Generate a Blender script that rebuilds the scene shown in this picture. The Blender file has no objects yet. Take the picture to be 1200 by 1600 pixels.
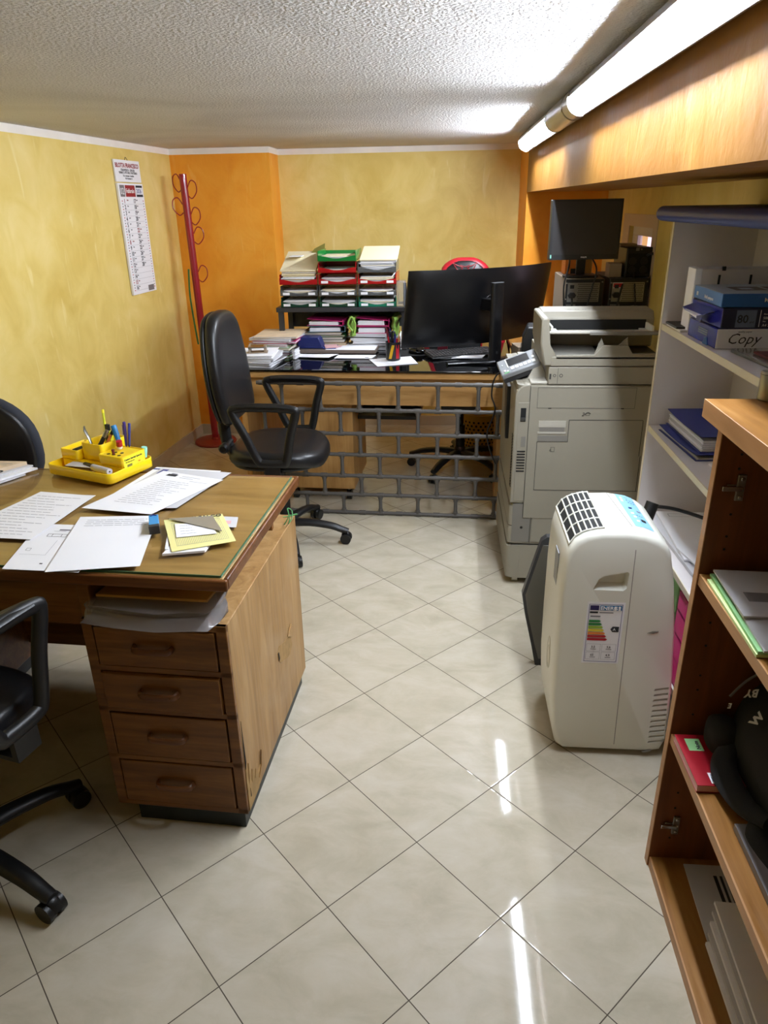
import bpy, bmesh, math, random
from mathutils import Vector, Matrix, noise
PI = math.pi
R = math.radians
rnd = random.Random(7)
SC = bpy.context.scene
COL = SC.collection

# ------------------------------------------------------------------ materials
def lin(c):
    return tuple(((v / 12.92) if v <= 0.04045 else ((v + 0.055) / 1.055) ** 2.4) for v in c)

def rgb(r, g, b):
    return lin((r / 255.0, g / 255.0, b / 255.0))

class NT:
    def __init__(s, name):
        s.m = bpy.data.materials.new(name); s.m.use_nodes = True
        s.t = s.m.node_tree; s.t.nodes.clear()
        s.out = s.n('ShaderNodeOutputMaterial')
        s.b = s.n('ShaderNodeBsdfPrincipled')
        s.l(s.b.outputs[0], s.out.inputs['Surface'])
    def n(s, k, **kw):
        nd = s.t.nodes.new(k)
        for a, v in kw.items(): setattr(nd, a, v)
        return nd
    def l(s, a, b): s.t.links.new(a, b)
    def math(s, op, a, b=None):
        nd = s.n('ShaderNodeMath', operation=op)
        for i, v in enumerate((a, b)):
            if v is None: continue
            if isinstance(v, (int, float)): nd.inputs[i].default_value = v
            else: s.l(v, nd.inputs[i])
        return nd.outputs[0]
    def mix(s, f, a, b, mode='MIX'):
        nd = s.n('ShaderNodeMix', data_type='RGBA', blend_type=mode)
        for k, v in ((0, f), (6, a), (7, b)):
            if isinstance(v, (int, float)): nd.inputs[k].default_value = v
            elif isinstance(v, tuple): nd.inputs[k].default_value = (*v[:3], 1)
            else: s.l(v, nd.inputs[k])
        return nd.outputs[2]
    def noise(s, vec, scale, detail=3, dist=0.0, rough=0.5):
        nd = s.n('ShaderNodeTexNoise'); nd.inputs['Scale'].default_value = scale
        nd.inputs['Detail'].default_value = detail; nd.inputs['Distortion'].default_value = dist
        nd.inputs['Roughness'].default_value = rough
        if vec is not None: s.l(vec, nd.inputs['Vector'])
        return nd.outputs['Fac']
    def ramp(s, f, *stops):
        nd = s.n('ShaderNodeValToRGB'); e = nd.color_ramp.elements
        while len(e) < len(stops): e.new(0.5)
        for el, (p, c) in zip(e, stops):
            el.position = p; el.color = (*c[:3], 1) if isinstance(c, tuple) else (c, c, c, 1)
        s.l(f, nd.inputs[0]); return nd.outputs[0]
    def mapv(s, vec, scale=(1, 1, 1), rot=(0, 0, 0), loc=(0, 0, 0)):
        nd = s.n('ShaderNodeMapping'); nd.inputs['Scale'].default_value = scale
        nd.inputs['Rotation'].default_value = rot; nd.inputs['Location'].default_value = loc
        s.l(vec, nd.inputs['Vector']); return nd.outputs[0]
    def pos(s): return s.n('ShaderNodeNewGeometry').outputs['Position']
    def obj(s): return s.n('ShaderNodeTexCoord').outputs['Object']
    def bump(s, h, strength=0.3, dist=0.01):
        nd = s.n('ShaderNodeBump'); nd.inputs['Strength'].default_value = strength
        nd.inputs['Distance'].default_value = dist; s.l(h, nd.inputs['Height'])
        s.l(nd.outputs[0], s.b.inputs['Normal'])
    def set(s, col=None, rough=None, metal=None, spec=None):
        for k, v in (('Base Color', col), ('Roughness', rough), ('Metallic', metal), ('Specular IOR Level', spec)):
            if v is None: continue
            if isinstance(v, tuple): s.b.inputs[k].default_value = (*v[:3], 1)
            elif isinstance(v, (int, float)): s.b.inputs[k].default_value = v
            else: s.l(v, s.b.inputs[k])

M = {}
def simple(name, col, rough=0.5, metal=0.0, spec=0.5, var=0.0, vs=8.0, bump=0.0, bs=200.0, coat=0.0, trans=0.0, alpha=1.0, sheen=0.0):
    t = NT(name); c = rgb(*col)
    if var > 0:
        f = t.noise(t.obj(), vs, 4, 0.3)
        d = tuple(max(0, x * (1 - var)) for x in c); u = tuple(min(1, x * (1 + var)) for x in c)
        t.set(col=t.ramp(f, (0.3, d), (0.7, u)))
    else: t.set(col=c)
    t.set(rough=rough, metal=metal, spec=spec)
    if bump > 0: t.bump(t.noise(t.obj(), bs, 2), bump, 0.001)
    if coat: t.b.inputs['Coat Weight'].default_value = coat; t.b.inputs['Coat Roughness'].default_value = 0.08
    if trans: t.b.inputs['Transmission Weight'].default_value = trans
    if alpha < 1: t.b.inputs['Alpha'].default_value = alpha
    M[name] = t.m
    return t.m

def plaster(name, c_lo, c_mid, c_hi, stroke):
    t = NT(name); p = t.pos()
    big = t.noise(p, 1.5, 4, 0.5, 0.55)
    med = t.noise(t.mapv(p, (1.15, 1.15, 0.95), (R(12), R(18), 0)), 5.0, 4, 0.8, 0.55)
    f = t.math('ADD', t.math('MULTIPLY', big, 0.6), t.math('MULTIPLY', med, 0.4))
    base = t.ramp(f, (0.34, rgb(*c_lo)), (0.50, rgb(*c_mid)), (0.66, rgb(*c_hi)))
    s1 = t.noise(t.mapv(p, (20, 20, 3.6), (R(52), R(30), R(10))), 1.0, 2, 0.6)
    s2 = t.noise(t.mapv(p, (20, 20, 2.8), (R(-42), R(-35), R(20)), (3, 1, 7)), 1.0, 2, 0.7)
    a1 = t.ramp(s1, (0.66, 0.0), (0.72, 1.0)); a2 = t.ramp(s2, (0.66, 0.0), (0.73, 1.0))
    patch = t.ramp(t.noise(p, 3.0, 1, 0.5), (0.42, 0.1), (0.6, 0.75))
    k = t.math('MULTIPLY', t.math('MAXIMUM', a1, a2), patch)
    k = t.math('MULTIPLY', k, 0.55)
    base = t.mix(k, base, rgb(*stroke))
    fine = t.noise(p, 60, 3)
    t.set(col=base, rough=t.ramp(med, (0.3, 0.42), (0.7, 0.6)), spec=0.35)
    t.bump(t.math('ADD', t.math('MULTIPLY', med, 1.2), t.math('ADD', t.math('MULTIPLY', fine, 0.12), t.math('MULTIPLY', k, 0.3))), 0.30, 0.012)
    M[name] = t.m
plaster('wall_yellow', (210, 180, 90), (226, 201, 118), (236, 214, 144), (242, 228, 170))
plaster('wall_orange', (226, 140, 34), (238, 160, 48), (243, 174, 66), (246, 194, 104))
plaster('wall_orange_dimmed', (130, 82, 22), (144, 96, 30), (156, 110, 42), (174, 130, 62))  # wall orange darkened in its colour to offset strip light glare on the beam

t = NT('ceiling_stucco'); p = t.pos()
v = t.n('ShaderNodeTexVoronoi', feature='SMOOTH_F1'); v.inputs['Scale'].default_value = 115; t.l(p, v.inputs['Vector'])
n1 = t.noise(p, 170, 3, 0.5)
n0 = t.noise(p, 1.3, 3, 0.8)
t.set(col=t.ramp(n0, (0.3, rgb(216, 214, 214)), (0.7, rgb(234, 233, 234))), rough=0.85, spec=0.2)
t.bump(t.math('ADD', v.outputs['Distance'], t.math('MULTIPLY', n1, 0.9)), 0.75, 0.012)
M['ceiling_stucco'] = t.m

# floor: 30 cm polished beige tiles laid on the diagonal, thin dark joints
t = NT('floor_tile'); p = t.pos()
sx = t.n('ShaderNodeSeparateXYZ'); t.l(p, sx.inputs[0])
x0 = t.math('ADD', sx.outputs[0], 0.2692); y0 = t.math('SUBTRACT', sx.outputs[1], 2.0788)
k = 1 / (math.sqrt(2) * 0.30)
u = t.math('MULTIPLY', t.math('SUBTRACT', x0, y0), k); w = t.math('MULTIPLY', t.math('ADD', x0, y0), k)
def cell(a):
    fr = t.math('FRACT', t.math('ADD', a, 100.5))
    return t.math('ABSOLUTE', t.math('SUBTRACT', fr, 0.5))
d = t.math('MINIMUM', cell(u), cell(w))
joint = t.math('LESS_THAN', d, 0.0042)
cx = t.n('ShaderNodeCombineXYZ')
t.l(t.math('FLOOR', t.math('ADD', u, 100.0)), cx.inputs[0]); t.l(t.math('FLOOR', t.math('ADD', w, 100.0)), cx.inputs[1])
wn = t.n('ShaderNodeTexWhiteNoise', noise_dimensions='3D'); t.l(cx.outputs[0], wn.inputs['Vector'])
va = t.n('ShaderNodeVectorMath', operation='ADD'); t.l(p, va.inputs[0])
vm = t.n('ShaderNodeVectorMath', operation='SCALE'); t.l(wn.outputs['Color'], vm.inputs[0]); vm.inputs['Scale'].default_value = 13
t.l(vm.outputs[0], va.inputs[1])
cl = t.noise(t.mapv(va.outputs[0], (1, 1.6, 1), (0, 0, R(20))), 6.0, 6, 0.4, 0.6)
fl = t.noise(va.outputs[0], 38, 3, 0.4)
tile = t.ramp(cl, (0.3, rgb(176, 167, 146)), (0.5, rgb(190, 181, 161)), (0.7, rgb(200, 192, 175)))
tile = t.mix(t.math('MULTIPLY', t.ramp(fl, (0.6, 0.0), (0.75, 1.0)), 0.25), tile, rgb(198, 190, 174))
tile = t.mix(t.math('MULTIPLY', wn.outputs['Value'], 0.18), tile, rgb(178, 169, 148))
t.set(col=t.mix(joint, tile, rgb(78, 68, 56)), rough=t.mix(joint, (0.045, 0.045, 0.045), (0.8, 0.8, 0.8)), spec=0.35)
jb = t.ramp(d, (0.0, 0.0), (0.009, 1.0))
t.bump(t.math('ADD', jb, t.math('MULTIPLY', t.noise(p, 7, 2), 0.03)), 0.12, 0.002)
M['floor_tile'] = t.m

def wood(name, lo, mid, hi, rough=0.4, axis='x', scale=1.0, wear=None, coat=0.0, wearcol=None, spec=0.4):
    t = NT(name); p = t.obj()
    sc = {'x': (0.9, 9, 9), 'y': (9, 0.9, 9), 'z': (9, 9, 0.9)}[axis]
    sc = tuple(q * scale for q in sc)
    g = t.noise(t.mapv(p, sc), 2.2, 5, 1.1, 0.6)
    sc2 = tuple(q * 7 for q in sc)
    f = t.noise(t.mapv(p, sc2), 1.6, 3, 0.2, 0.6)
    v = t.math('ADD', t.math('MULTIPLY', g, 0.75), t.math('MULTIPLY', f, 0.25))
    c = t.ramp(v, (0.32, rgb(*lo)), (0.5, rgb(*mid)), (0.68, rgb(*hi)))
    if wear:
        wm = t.ramp(t.noise(p, 3.4, 5, 1.0, 0.6), (0.5, 0.0), (0.68, 1.0))
        c = t.mix(t.math('MULTIPLY', wm, wear), c, rgb(*wearcol))
    t.set(col=c, rough=t.ramp(f, (0.3, rough * 0.85), (0.7, min(1, rough * 1.25))), spec=spec)
    if coat: t.b.inputs['Coat Weight'].default_value = coat; t.b.inputs['Coat Roughness'].default_value = 0.15
    t.bump(f, 0.06, 0.002)
    M[name] = t.m
wood('wood_desktop', (132, 100, 48), (156, 122, 64), (174, 140, 82), 0.35, 'x', 0.8, 0.35, 0.0, (182, 150, 94))
wood('wood_desk_rim', (84, 46, 20), (108, 64, 30), (132, 84, 42), 0.32, 'x')
wood('wood_drawer', (96, 58, 22), (122, 78, 32), (146, 100, 48), 0.36, 'x', 1.0, 0.3, 0.0, (150, 94, 48))
wood('wood_desk_side', (138, 100, 56), (166, 128, 78), (186, 150, 102), 0.5, 'z', 1.0, 0.5, 0.0, (178, 148, 110))
wood('wood_beech', (176, 130, 72), (194, 148, 88), (208, 164, 104), 0.45, 'x', 1.1)
wood('wood_beech_side', (176, 130, 72), (194, 148, 88), (208, 164, 104), 0.45, 'z', 1.1)
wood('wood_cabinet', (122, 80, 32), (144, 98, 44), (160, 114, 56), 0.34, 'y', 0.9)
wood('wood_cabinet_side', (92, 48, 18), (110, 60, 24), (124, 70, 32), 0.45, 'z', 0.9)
wood('wood_cabinet_edge', (160, 116, 72), (176, 130, 84), (188, 142, 96), 0.4, 'y', 0.9)
simple('raw_wood', (168, 134, 84), 0.8, var=0.15, vs=40)
simple('white_trim', (236, 230, 222), 0.6, var=0.05)
simple('skirting', (198, 184, 158), 0.25, var=0.06)
simple('black_leather', (24, 24, 26), 0.36, spec=0.5, bump=0.25, bs=260)
simple('black_fabric', (22, 22, 24), 0.85, bump=0.4, bs=400)
simple('slate_fabric', (38, 41, 50), 0.8, bump=0.3, bs=400)
simple('black_plastic', (20, 20, 21), 0.42, bump=0.1, bs=300)
simple('black_gloss', (8, 8, 9), 0.07)
simple('black_glass', (5, 5, 6), 0.04, spec=0.8)
simple('screen_back', (13, 13, 16), 0.33)
simple('screen_face', (62, 60, 61), 0.45)
simple('dark_grey_plastic', (48, 48, 50), 0.45)
simple('black_kick', (20, 26, 24), 0.45, var=0.3, vs=20)
simple('pipe_grey', (92, 88, 84), 0.42, spec=0.5, var=0.08, vs=12)
simple('copier_beige', (142, 136, 121), 0.5, var=0.02, vs=3)
simple('copier_grey', (122, 118, 110), 0.5)
simple('copier_light', (172, 167, 154), 0.45)
simple('copier_dark', (52, 50, 47), 0.6)
simple('silver_plastic', (134, 136, 138), 0.4, metal=0.1)
simple('white_plastic', (222, 221, 210), 0.3, var=0.015, vs=4)
simple('white_button', (244, 244, 242), 0.35)
simple('dark_slot', (14, 14, 14), 0.8)
simple('panel_blue', (134, 184, 220), 0.35)
simple('ink', (40, 40, 46), 0.8)
simple('ink_faint', (120, 120, 130), 0.8)
simple('ink_blue', (60, 66, 140), 0.8)
simple('ink_red', (150, 34, 40), 0.7)
simple('ink_white', (240, 240, 240), 0.6)
simple('paper_white', (236, 236, 240), 0.75, var=0.01)
simple('paper_grey', (200, 199, 202), 0.75)
simple('paper_cream', (226, 214, 180), 0.75, var=0.03)
simple('paper_yellow', (232, 224, 150), 0.75)
simple('paper_pink', (216, 168, 170), 0.75)
simple('paper_green', (142, 196, 134), 0.75)
simple('paper_lime', (204, 222, 156), 0.75)
simple('kraft', (206, 158, 78), 0.7, var=0.06)
simple('news_print', (212, 190, 160), 0.8, var=0.12, vs=14)
simple('card_blue', (44, 56, 130), 0.5, var=0.05)
simple('card_navy', (26, 36, 96), 0.35)
simple('card_teal', (70, 104, 116), 0.45)
simple('card_magenta', (176, 30, 98), 0.4)
simple('card_red', (176, 24, 40), 0.4)
simple('card_maroon', (96, 20, 34), 0.4)
simple('card_olive', (124, 116, 48), 0.6)
simple('card_brown', (120, 84, 46), 0.6)
simple('card_green', (52, 110, 58), 0.5)
simple('card_grey', (120, 116, 118), 0.55)
simple('board_brown', (104, 90, 82), 0.5)
simple('tray_red', (166, 20, 26), 0.2, coat=0.3)
simple('tray_green', (20, 122, 52), 0.2, coat=0.3)
simple('tray_dark_green', (20, 60, 44), 0.25, coat=0.3)
simple('tray_smoke', (128, 130, 132), 0.15, trans=0.6)
simple('tray_teal', (30, 118, 92), 0.2, coat=0.3)
simple('clear_plastic', (226, 228, 230), 0.12, trans=0.85)
simple('bag_film', (214, 206, 204), 0.14, trans=0.75)
simple('bag_green', (150, 190, 84), 0.35, trans=0.25)
simple('yellow_plastic', (246, 208, 12), 0.3, coat=0.2)
simple('basket_yellow', (206, 162, 24), 0.4)
simple('sticker_yellow', (250, 236, 50), 0.4)
simple('pen_yellow', (216, 220, 50), 0.3)
simple('pen_blue', (40, 132, 196), 0.3)
simple('pen_purple', (70, 50, 130), 0.3)
simple('pen_red', (176, 24, 44), 0.3)
simple('mint', (150, 220, 200), 0.4)
simple('eraser_blue', (58, 148, 210), 0.35)
simple('red_metal', (150, 22, 36), 0.3, coat=0.3)
simple('red_base', (150, 50, 40), 0.35)
simple('chrome', (200, 200, 200), 0.2, metal=1.0)
simple('steel', (160, 158, 152), 0.35, metal=1.0)
simple('steel_mesh', (120, 118, 112), 0.45, metal=0.9)
simple('lamp_white', (176, 178, 184), 0.3, metal=0.6)
simple('lamp_inside', (24, 25, 28), 0.45, spec=0.25)
simple('shelf_white', (214, 208, 206), 0.5)
simple('shelf_edge', (214, 204, 176), 0.45)
simple('shelf_blue', (44, 60, 128), 0.4, var=0.05)
simple('box_navy', (26, 30, 62), 0.45)
simple('box_blue', (36, 92, 160), 0.4)
simple('box_sky', (84, 132, 196), 0.4)
simple('box_cyan', (186, 194, 202), 0.4, var=0.12, vs=20)
simple('foil_blue', (30, 34, 142), 0.25)
simple('label_grey', (112, 124, 150), 0.6)
simple('red_cover', (150, 14, 30), 0.35)
simple('pink_plastic', (214, 30, 120), 0.3)
simple('string_green', (90, 160, 96), 0.5)
simple('energy_green', (30, 130, 60), 0.5)
simple('energy_lime', (150, 190, 50), 0.5)
simple('energy_yellow', (232, 214, 60), 0.5)
simple('energy_orange', (226, 130, 50), 0.5)
simple('energy_blue', (40, 110, 160), 0.5)
simple('energy_navy', (36, 32, 90), 0.5)
simple('acrylic', (150, 142, 126), 0.2, spec=0.6)
simple('pc_beige', (150, 132, 112), 0.5)
simple('window_frame_paint', (206, 184, 160), 0.6)
t = NT('glass_clear'); t.set(col=(1.0, 1.0, 1.0), rough=0.02); t.b.inputs['Transmission Weight'].default_value = 1.0; t.b.inputs['IOR'].default_value = 1.2
M['glass_clear'] = t.m
t = NT('glass_sheet'); fr_ = t.n('ShaderNodeFresnel'); fr_.inputs['IOR'].default_value = 1.5
tr_ = t.n('ShaderNodeBsdfTransparent'); gl_ = t.n('ShaderNodeBsdfGlossy'); gl_.inputs['Roughness'].default_value = 0.03; mx_ = t.n('ShaderNodeMixShader')
bf_ = t.n('ShaderNodeNewGeometry').outputs['Backfacing']
t.l(t.math('MULTIPLY', fr_.outputs[0], t.math('SUBTRACT', 1.0, bf_)), mx_.inputs[0]); t.l(tr_.outputs[0], mx_.inputs[1]); t.l(gl_.outputs[0], mx_.inputs[2]); t.l(mx_.outputs[0], t.out.inputs['Surface'])
M['glass_sheet'] = t.m
t = NT('glass_edge'); t.set(col=rgb(60, 110, 84), rough=0.1, spec=0.6)
M['glass_edge'] = t.m
TUBE = 66.0
t = NT('tube_light'); t.set(col=(1.0, 1.0, 1.0)); t.b.inputs['Emission Color'].default_value = (0.87, 0.95, 1.06, 1); t.b.inputs['Emission Strength'].default_value = TUBE
M['tube_light'] = t.m

# ------------------------------------------------------------------ mesh builder
def catmull(pts, n=8, closed=False):
    P = [Vector(p) for p in pts]; out = []
    m = len(P)
    for i in range(m if closed else m - 1):
        g = lambda k: P[k % m] if closed else P[max(0, min(m - 1, k))]
        a, b, c, d = g(i - 1), g(i), g(i + 1), g(i + 2)
        for j in range(n):
            s = j / n
            out.append(0.5 * ((2 * b) + (c - a) * s + (2 * a - 5 * b + 4 * c - d) * s * s + (3 * b - a - 3 * c + d) * s ** 3))
    if not closed: out.append(P[-1])
    return out

class MB:
    def __init__(s, xf=None):
        s.bm = bmesh.new(); s.mats = []; s.xf = xf
    def mi(s, m):
        if m not in s.mats: s.mats.append(m)
        return s.mats.index(m)
    def v(s, p):
        p = Vector(p)
        return s.bm.verts.new(s.xf @ p if s.xf else p)
    def face(s, vs, k):
        try:
            f = s.bm.faces.new(vs); f.material_index = k; return f
        except ValueError: return None
    def poly(s, pts, m):
        return s.face([s.v(p) for p in pts], s.mi(m))
    def box(s, x0, x1, y0, y1, z0, z1, m, rz=0, c=None, mat=None):
        k = s.mi(m)
        P = [Vector((x, y, z)) for z in (z0, z1) for y in (y0, y1) for x in (x0, x1)]
        if rz:
            cc = Vector(c) if c else Vector(((x0 + x1) / 2, (y0 + y1) / 2, 0)); rot = Matrix.Rotation(rz, 3, 'Z')
            P = [rot @ (p - cc) + cc for p in P]
        if mat: P = [mat @ p for p in P]
        V = [s.v(p) for p in P]
        for f in ((0, 2, 3, 1), (4, 5, 7, 6), (0, 1, 5, 4), (2, 6, 7, 3), (0, 4, 6, 2), (1, 3, 7, 5)):
            s.face([V[i] for i in f], k)
        return s
    def prism(s, pts, axis, a0, a1, m, caps=True, mcap=None):
        k = s.mi(m); kc = s.mi(mcap) if mcap else k
        f = {'x': lambda a, p: (a, p[0], p[1]), 'y': lambda a, p: (p[0], a, p[1]), 'z': lambda a, p: (p[0], p[1], a)}[axis]
        A = [s.v(f(a0, p)) for p in pts]; B = [s.v(f(a1, p)) for p in pts]; n = len(pts)
        for i in range(n): s.face([A[i], A[(i + 1) % n], B[(i + 1) % n], B[i]], k)
        if caps: s.face(A[::-1], kc); s.face(B, kc)
        return s
    def rings(s, rings, m, c0=True, c1=True, closed=True):
        k = s.mi(m); RR = [[s.v(p) for p in r] for r in rings]; n = len(rings[0])
        for a, b in zip(RR, RR[1:]):
            for i in range(n if closed else n - 1): s.face([a[i], a[(i + 1) % n], b[(i + 1) % n], b[i]], k)
        if c0: s.face(RR[0][::-1], k)
        if c1: s.face(RR[-1], k)
        return s
    def cyl(s, p0, p1, r, m, r2=None, seg=20, caps=True):
        p0, p1 = Vector(p0), Vector(p1); d = (p1 - p0).normalized()
        a = d.cross(Vector((0, 0, 1)) if abs(d.z) < 0.9 else Vector((1, 0, 0))).normalized(); b = d.cross(a)
        r2 = r if r2 is None else r2
        ring = lambda p, q: [p + q * (math.cos(2 * PI * i / seg) * a + math.sin(2 * PI * i / seg) * b) for i in range(seg)]
        return s.rings([ring(p0, r), ring(p1, r2)], m, caps, caps)
    def tube(s, pts, r, m, seg=10, closed=False, ry=None, up=(0, 0, 1), caps=True):
        P = [Vector(p) for p in pts]; n = len(P); rs = []; up = Vector(up)
        rr = r if isinstance(r, (list, tuple)) else [r] * n
        rq = (ry if isinstance(ry, (list, tuple)) else [ry] * n) if ry is not None else rr
        prev = None
        for i in range(n):
            if closed: T = (P[(i + 1) % n] - P[i - 1])
            else: T = P[min(n - 1, i + 1)] - P[max(0, i - 1)]
            T = T.normalized() if T.length > 1e-9 else Vector((0, 0, 1))
            if prev is None:
                a = T.cross(up)
                if a.length < 1e-3: a = T.cross(Vector((0.3, 1, 0.1)))
                a.normalize()
            else:
                a = prev - T * prev.dot(T); a.normalize()
            prev = a; b = T.cross(a)
            rs.append([P[i] + rr[i] * math.cos(2 * PI * j / seg) * a + rq[i] * math.sin(2 * PI * j / seg) * b for j in range(seg)])
        if closed: rs.append(rs[0]); return s.rings(rs[:-1] + [rs[0]], m, False, False)
        return s.rings(rs, m, caps, caps)
    def lathe(s, prof, m, c=(0, 0, 0), seg=28, c0=True, c1=True):
        c = Vector(c)
        return s.rings([[c + Vector((r * math.cos(2 * PI * i / seg), r * math.sin(2 * PI * i / seg), z)) for i in range(seg)] for r, z in prof], m, c0, c1)
    def cushion(s, outline, place, t, m, puff=0.3):
        """outline: 2D points (u,v); place(u,v,w)->point; a padded slab of thickness t with a rounded rim"""
        cu = sum(p[0] for p in outline) / len(outline); cv = sum(p[1] for p in outline) / len(outline)
        spec = [(0.55, 0), (0.9, 0.0), (0.975, 0.1), (1.0, 0.3), (1.0, 0.6), (0.975, 0.8), (0.93, 0.92), (0.8, 1.0), (0.55, 1.0 + puff * 0.25), (0.25, 1.0 + puff * 0.3)]
        rs = [[place(cu + (u - cu) * k, cv + (v - cv) * k, w * t) for u, v in outline] for k, w in spec]
        return s.rings(rs, m)
    def text(s, st, size, o, xd, yd, m, ext=0.0003, align='LEFT', bold=0.0, shear=0.0):
        cu = bpy.data.curves.new('txt', 'FONT'); cu.body = st; cu.size = size; cu.extrude = ext; cu.align_x = align
        cu.offset = bold; cu.shear = shear; cu.resolution_u = 2
        ob = bpy.data.objects.new('txt', cu); COL.objects.link(ob)
        dg = bpy.context.evaluated_depsgraph_get(); dg.update()
        me = bpy.data.meshes.new_from_object(ob.evaluated_get(dg))
        xd, yd = Vector(xd).normalized(), Vector(yd).normalized(); zd = xd.cross(yd); o = Vector(o); k = s.mi(m)
        V = [s.v(o + xd * q.co.x + yd * q.co.y + zd * (q.co.z + ext)) for q in me.vertices]
        for f in me.polygons: s.face([V[i] for i in f.vertices], k)
        bpy.data.objects.remove(ob); bpy.data.meshes.remove(me); bpy.data.curves.remove(cu)
        return s
    def patch(s, o, xd, yd, x0, x1, y0, y1, m, h=0.0003):
        """a thin printed patch on the plane o + x*xd + y*yd"""
        xd, yd = Vector(xd).normalized(), Vector(yd).normalized(); zd = xd.cross(yd).normalized(); o = Vector(o) + zd * h
        s.poly([o + xd * a + yd * b for a, b in ((x0, y0), (x1, y0), (x1, y1), (x0, y1))], m)
        return s
    def frame(s, o, xd, yd, x0, x1, y0, y1, w, m, h=0.0003):
        s.patch(o, xd, yd, x0, x1, y0, y0 + w, m, h); s.patch(o, xd, yd, x0, x1, y1 - w, y1, m, h)
        s.patch(o, xd, yd, x0, x0 + w, y0, y1, m, h); s.patch(o, xd, yd, x1 - w, x1, y0, y1, m, h)
        return s
    def build(s, name, parent=None, bevel=0, seg=2, angle=38, world=False, recenter=True, smooth=True):
        bm = s.bm
        if parent is not None and world:
            inv = Matrix.LocRotScale(parent.location, parent.rotation_euler, None).inverted()
            bmesh.ops.transform(bm, matrix=inv, verts=bm.verts)
        loc = None
        if parent is None and recenter and len(bm.verts):
            xs = [q.co.x for q in bm.verts]; ys = [q.co.y for q in bm.verts]; zs = [q.co.z for q in bm.verts]
            loc = Vector(((min(xs) + max(xs)) / 2, (min(ys) + max(ys)) / 2, min(zs)))
            bmesh.ops.translate(bm, vec=-loc, verts=bm.verts)
        bmesh.ops.recalc_face_normals(bm, faces=bm.faces)
        if smooth:
            for f in bm.faces: f.smooth = True
            for e in bm.edges:
                if len(e.link_faces) == 2 and e.calc_face_angle(0) > R(angle): e.smooth = False
        me = bpy.data.meshes.new(name); bm.to_mesh(me); bm.free()
        for m in s.mats: me.materials.append(M[m])
        o = bpy.data.objects.new(name, me); COL.objects.link(o)
        if loc is not None: o.location = loc
        if parent is not None: o.parent = parent
        if bevel:
            b = o.modifiers.new('bevel', 'BEVEL'); b.width = bevel; b.segments = seg; b.limit_method = 'ANGLE'; b.angle_limit = R(40); b.harden_normals = False
        return o

def tag(o, label, cat, group=None, kind=None):
    o['label'] = label; o['category'] = cat
    if group: o['group'] = group
    if kind: o['kind'] = kind
    return o
def thing(name, label, cat, loc, rz=0.0, group=None):
    o = bpy.data.objects.new(name, None); o.empty_display_size = 0.05; COL.objects.link(o)
    o.location = loc; o.rotation_euler = (0, 0, rz)
    return tag(o, label, cat, group)
def struct(o): o['kind'] = 'structure'; return o
def dup(root, loc, rz, label):
    r = root.copy(); COL.objects.link(r); r.location = loc; r.rotation_euler = (0, 0, rz); r['label'] = label
    for ch in list(root.children):
        c = ch.copy(); COL.objects.link(c); c.parent = r
        for g in list(ch.children):
            d = g.copy(); COL.objects.link(d); d.parent = c
    return r

def sheet(name, corners, z, mat, label, cat='paper', th=0.0006, lift=0.0, marks=None, n=8, group=None, curl=None, parent=None):
    """a loose sheet: four corners (near-left, near-right, far-right, far-left) in metres, slightly wavy"""
    b = MB(); k = b.mi(mat)
    a, c, d, e = [Vector((p[0], p[1], 0)) for p in corners]
    def P(u, v, h=0.0):
        q = a * (1 - u) * (1 - v) + c * u * (1 - v) + d * u * v + e * (1 - u) * v
        w = lift * (0.5 + 0.5 * noise.noise(Vector((q.x * 7, q.y * 7, z * 30))))
        if curl: w += curl(u, v)
        return Vector((q.x, q.y, z + w + h))
    for hh in (0.0, th):
        G = [[b.v(P(i / n, j / n, hh)) for i in range(n + 1)] for j in range(n + 1)]
        for j in range(n):
            for i in range(n): b.face([G[j][i], G[j][i + 1], G[j + 1][i + 1], G[j + 1][i]], k)
        if hh == 0: G0 = G
    rim = lambda G: [G[0][i] for i in range(n)] + [G[j][n] for j in range(n)] + [G[n][i] for i in range(n, 0, -1)] + [G[j][0] for j in range(n, 0, -1)]
    A, B = rim(G0), rim(G)
    for i in range(len(A)): b.face([A[i], A[(i + 1) % len(A)], B[(i + 1) % len(A)], B[i]], k)
    if marks:
        for (u0, u1, v0, v1, mm) in marks:
            kk = b.mi(mm); ns = max(1, int((u1 - u0) * n)); h = th + 0.0004
            for q in range(ns):
                ua, ub = u0 + (u1 - u0) * q / ns, u0 + (u1 - u0) * (q + 1) / ns
                b.face([b.v(P(ua, v0, h)), b.v(P(ub, v0, h)), b.v(P(ub, v1, h)), b.v(P(ua, v1, h))], kk)
    o = b.build(name, parent, recenter=parent is None)
    return tag(o, label, cat, group) if parent is None else o

def lines(u0, u1, v0, v1, n, mat, w=0.005, ragged=0.25, seed=1, words=True):
    q = random.Random(seed); out = []
    for i in range(n):
        v = v1 - (v1 - v0) * i / max(1, n - 1)
        e = u1 - (u1 - u0) * q.random() * ragged
        x = u0
        while x < e - 0.01:
            l = q.uniform(0.05, 0.16) if words else e - x
            out.append((x, min(e, x + l), v, v + w, mat)); x += l + 0.015
    return out
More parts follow.
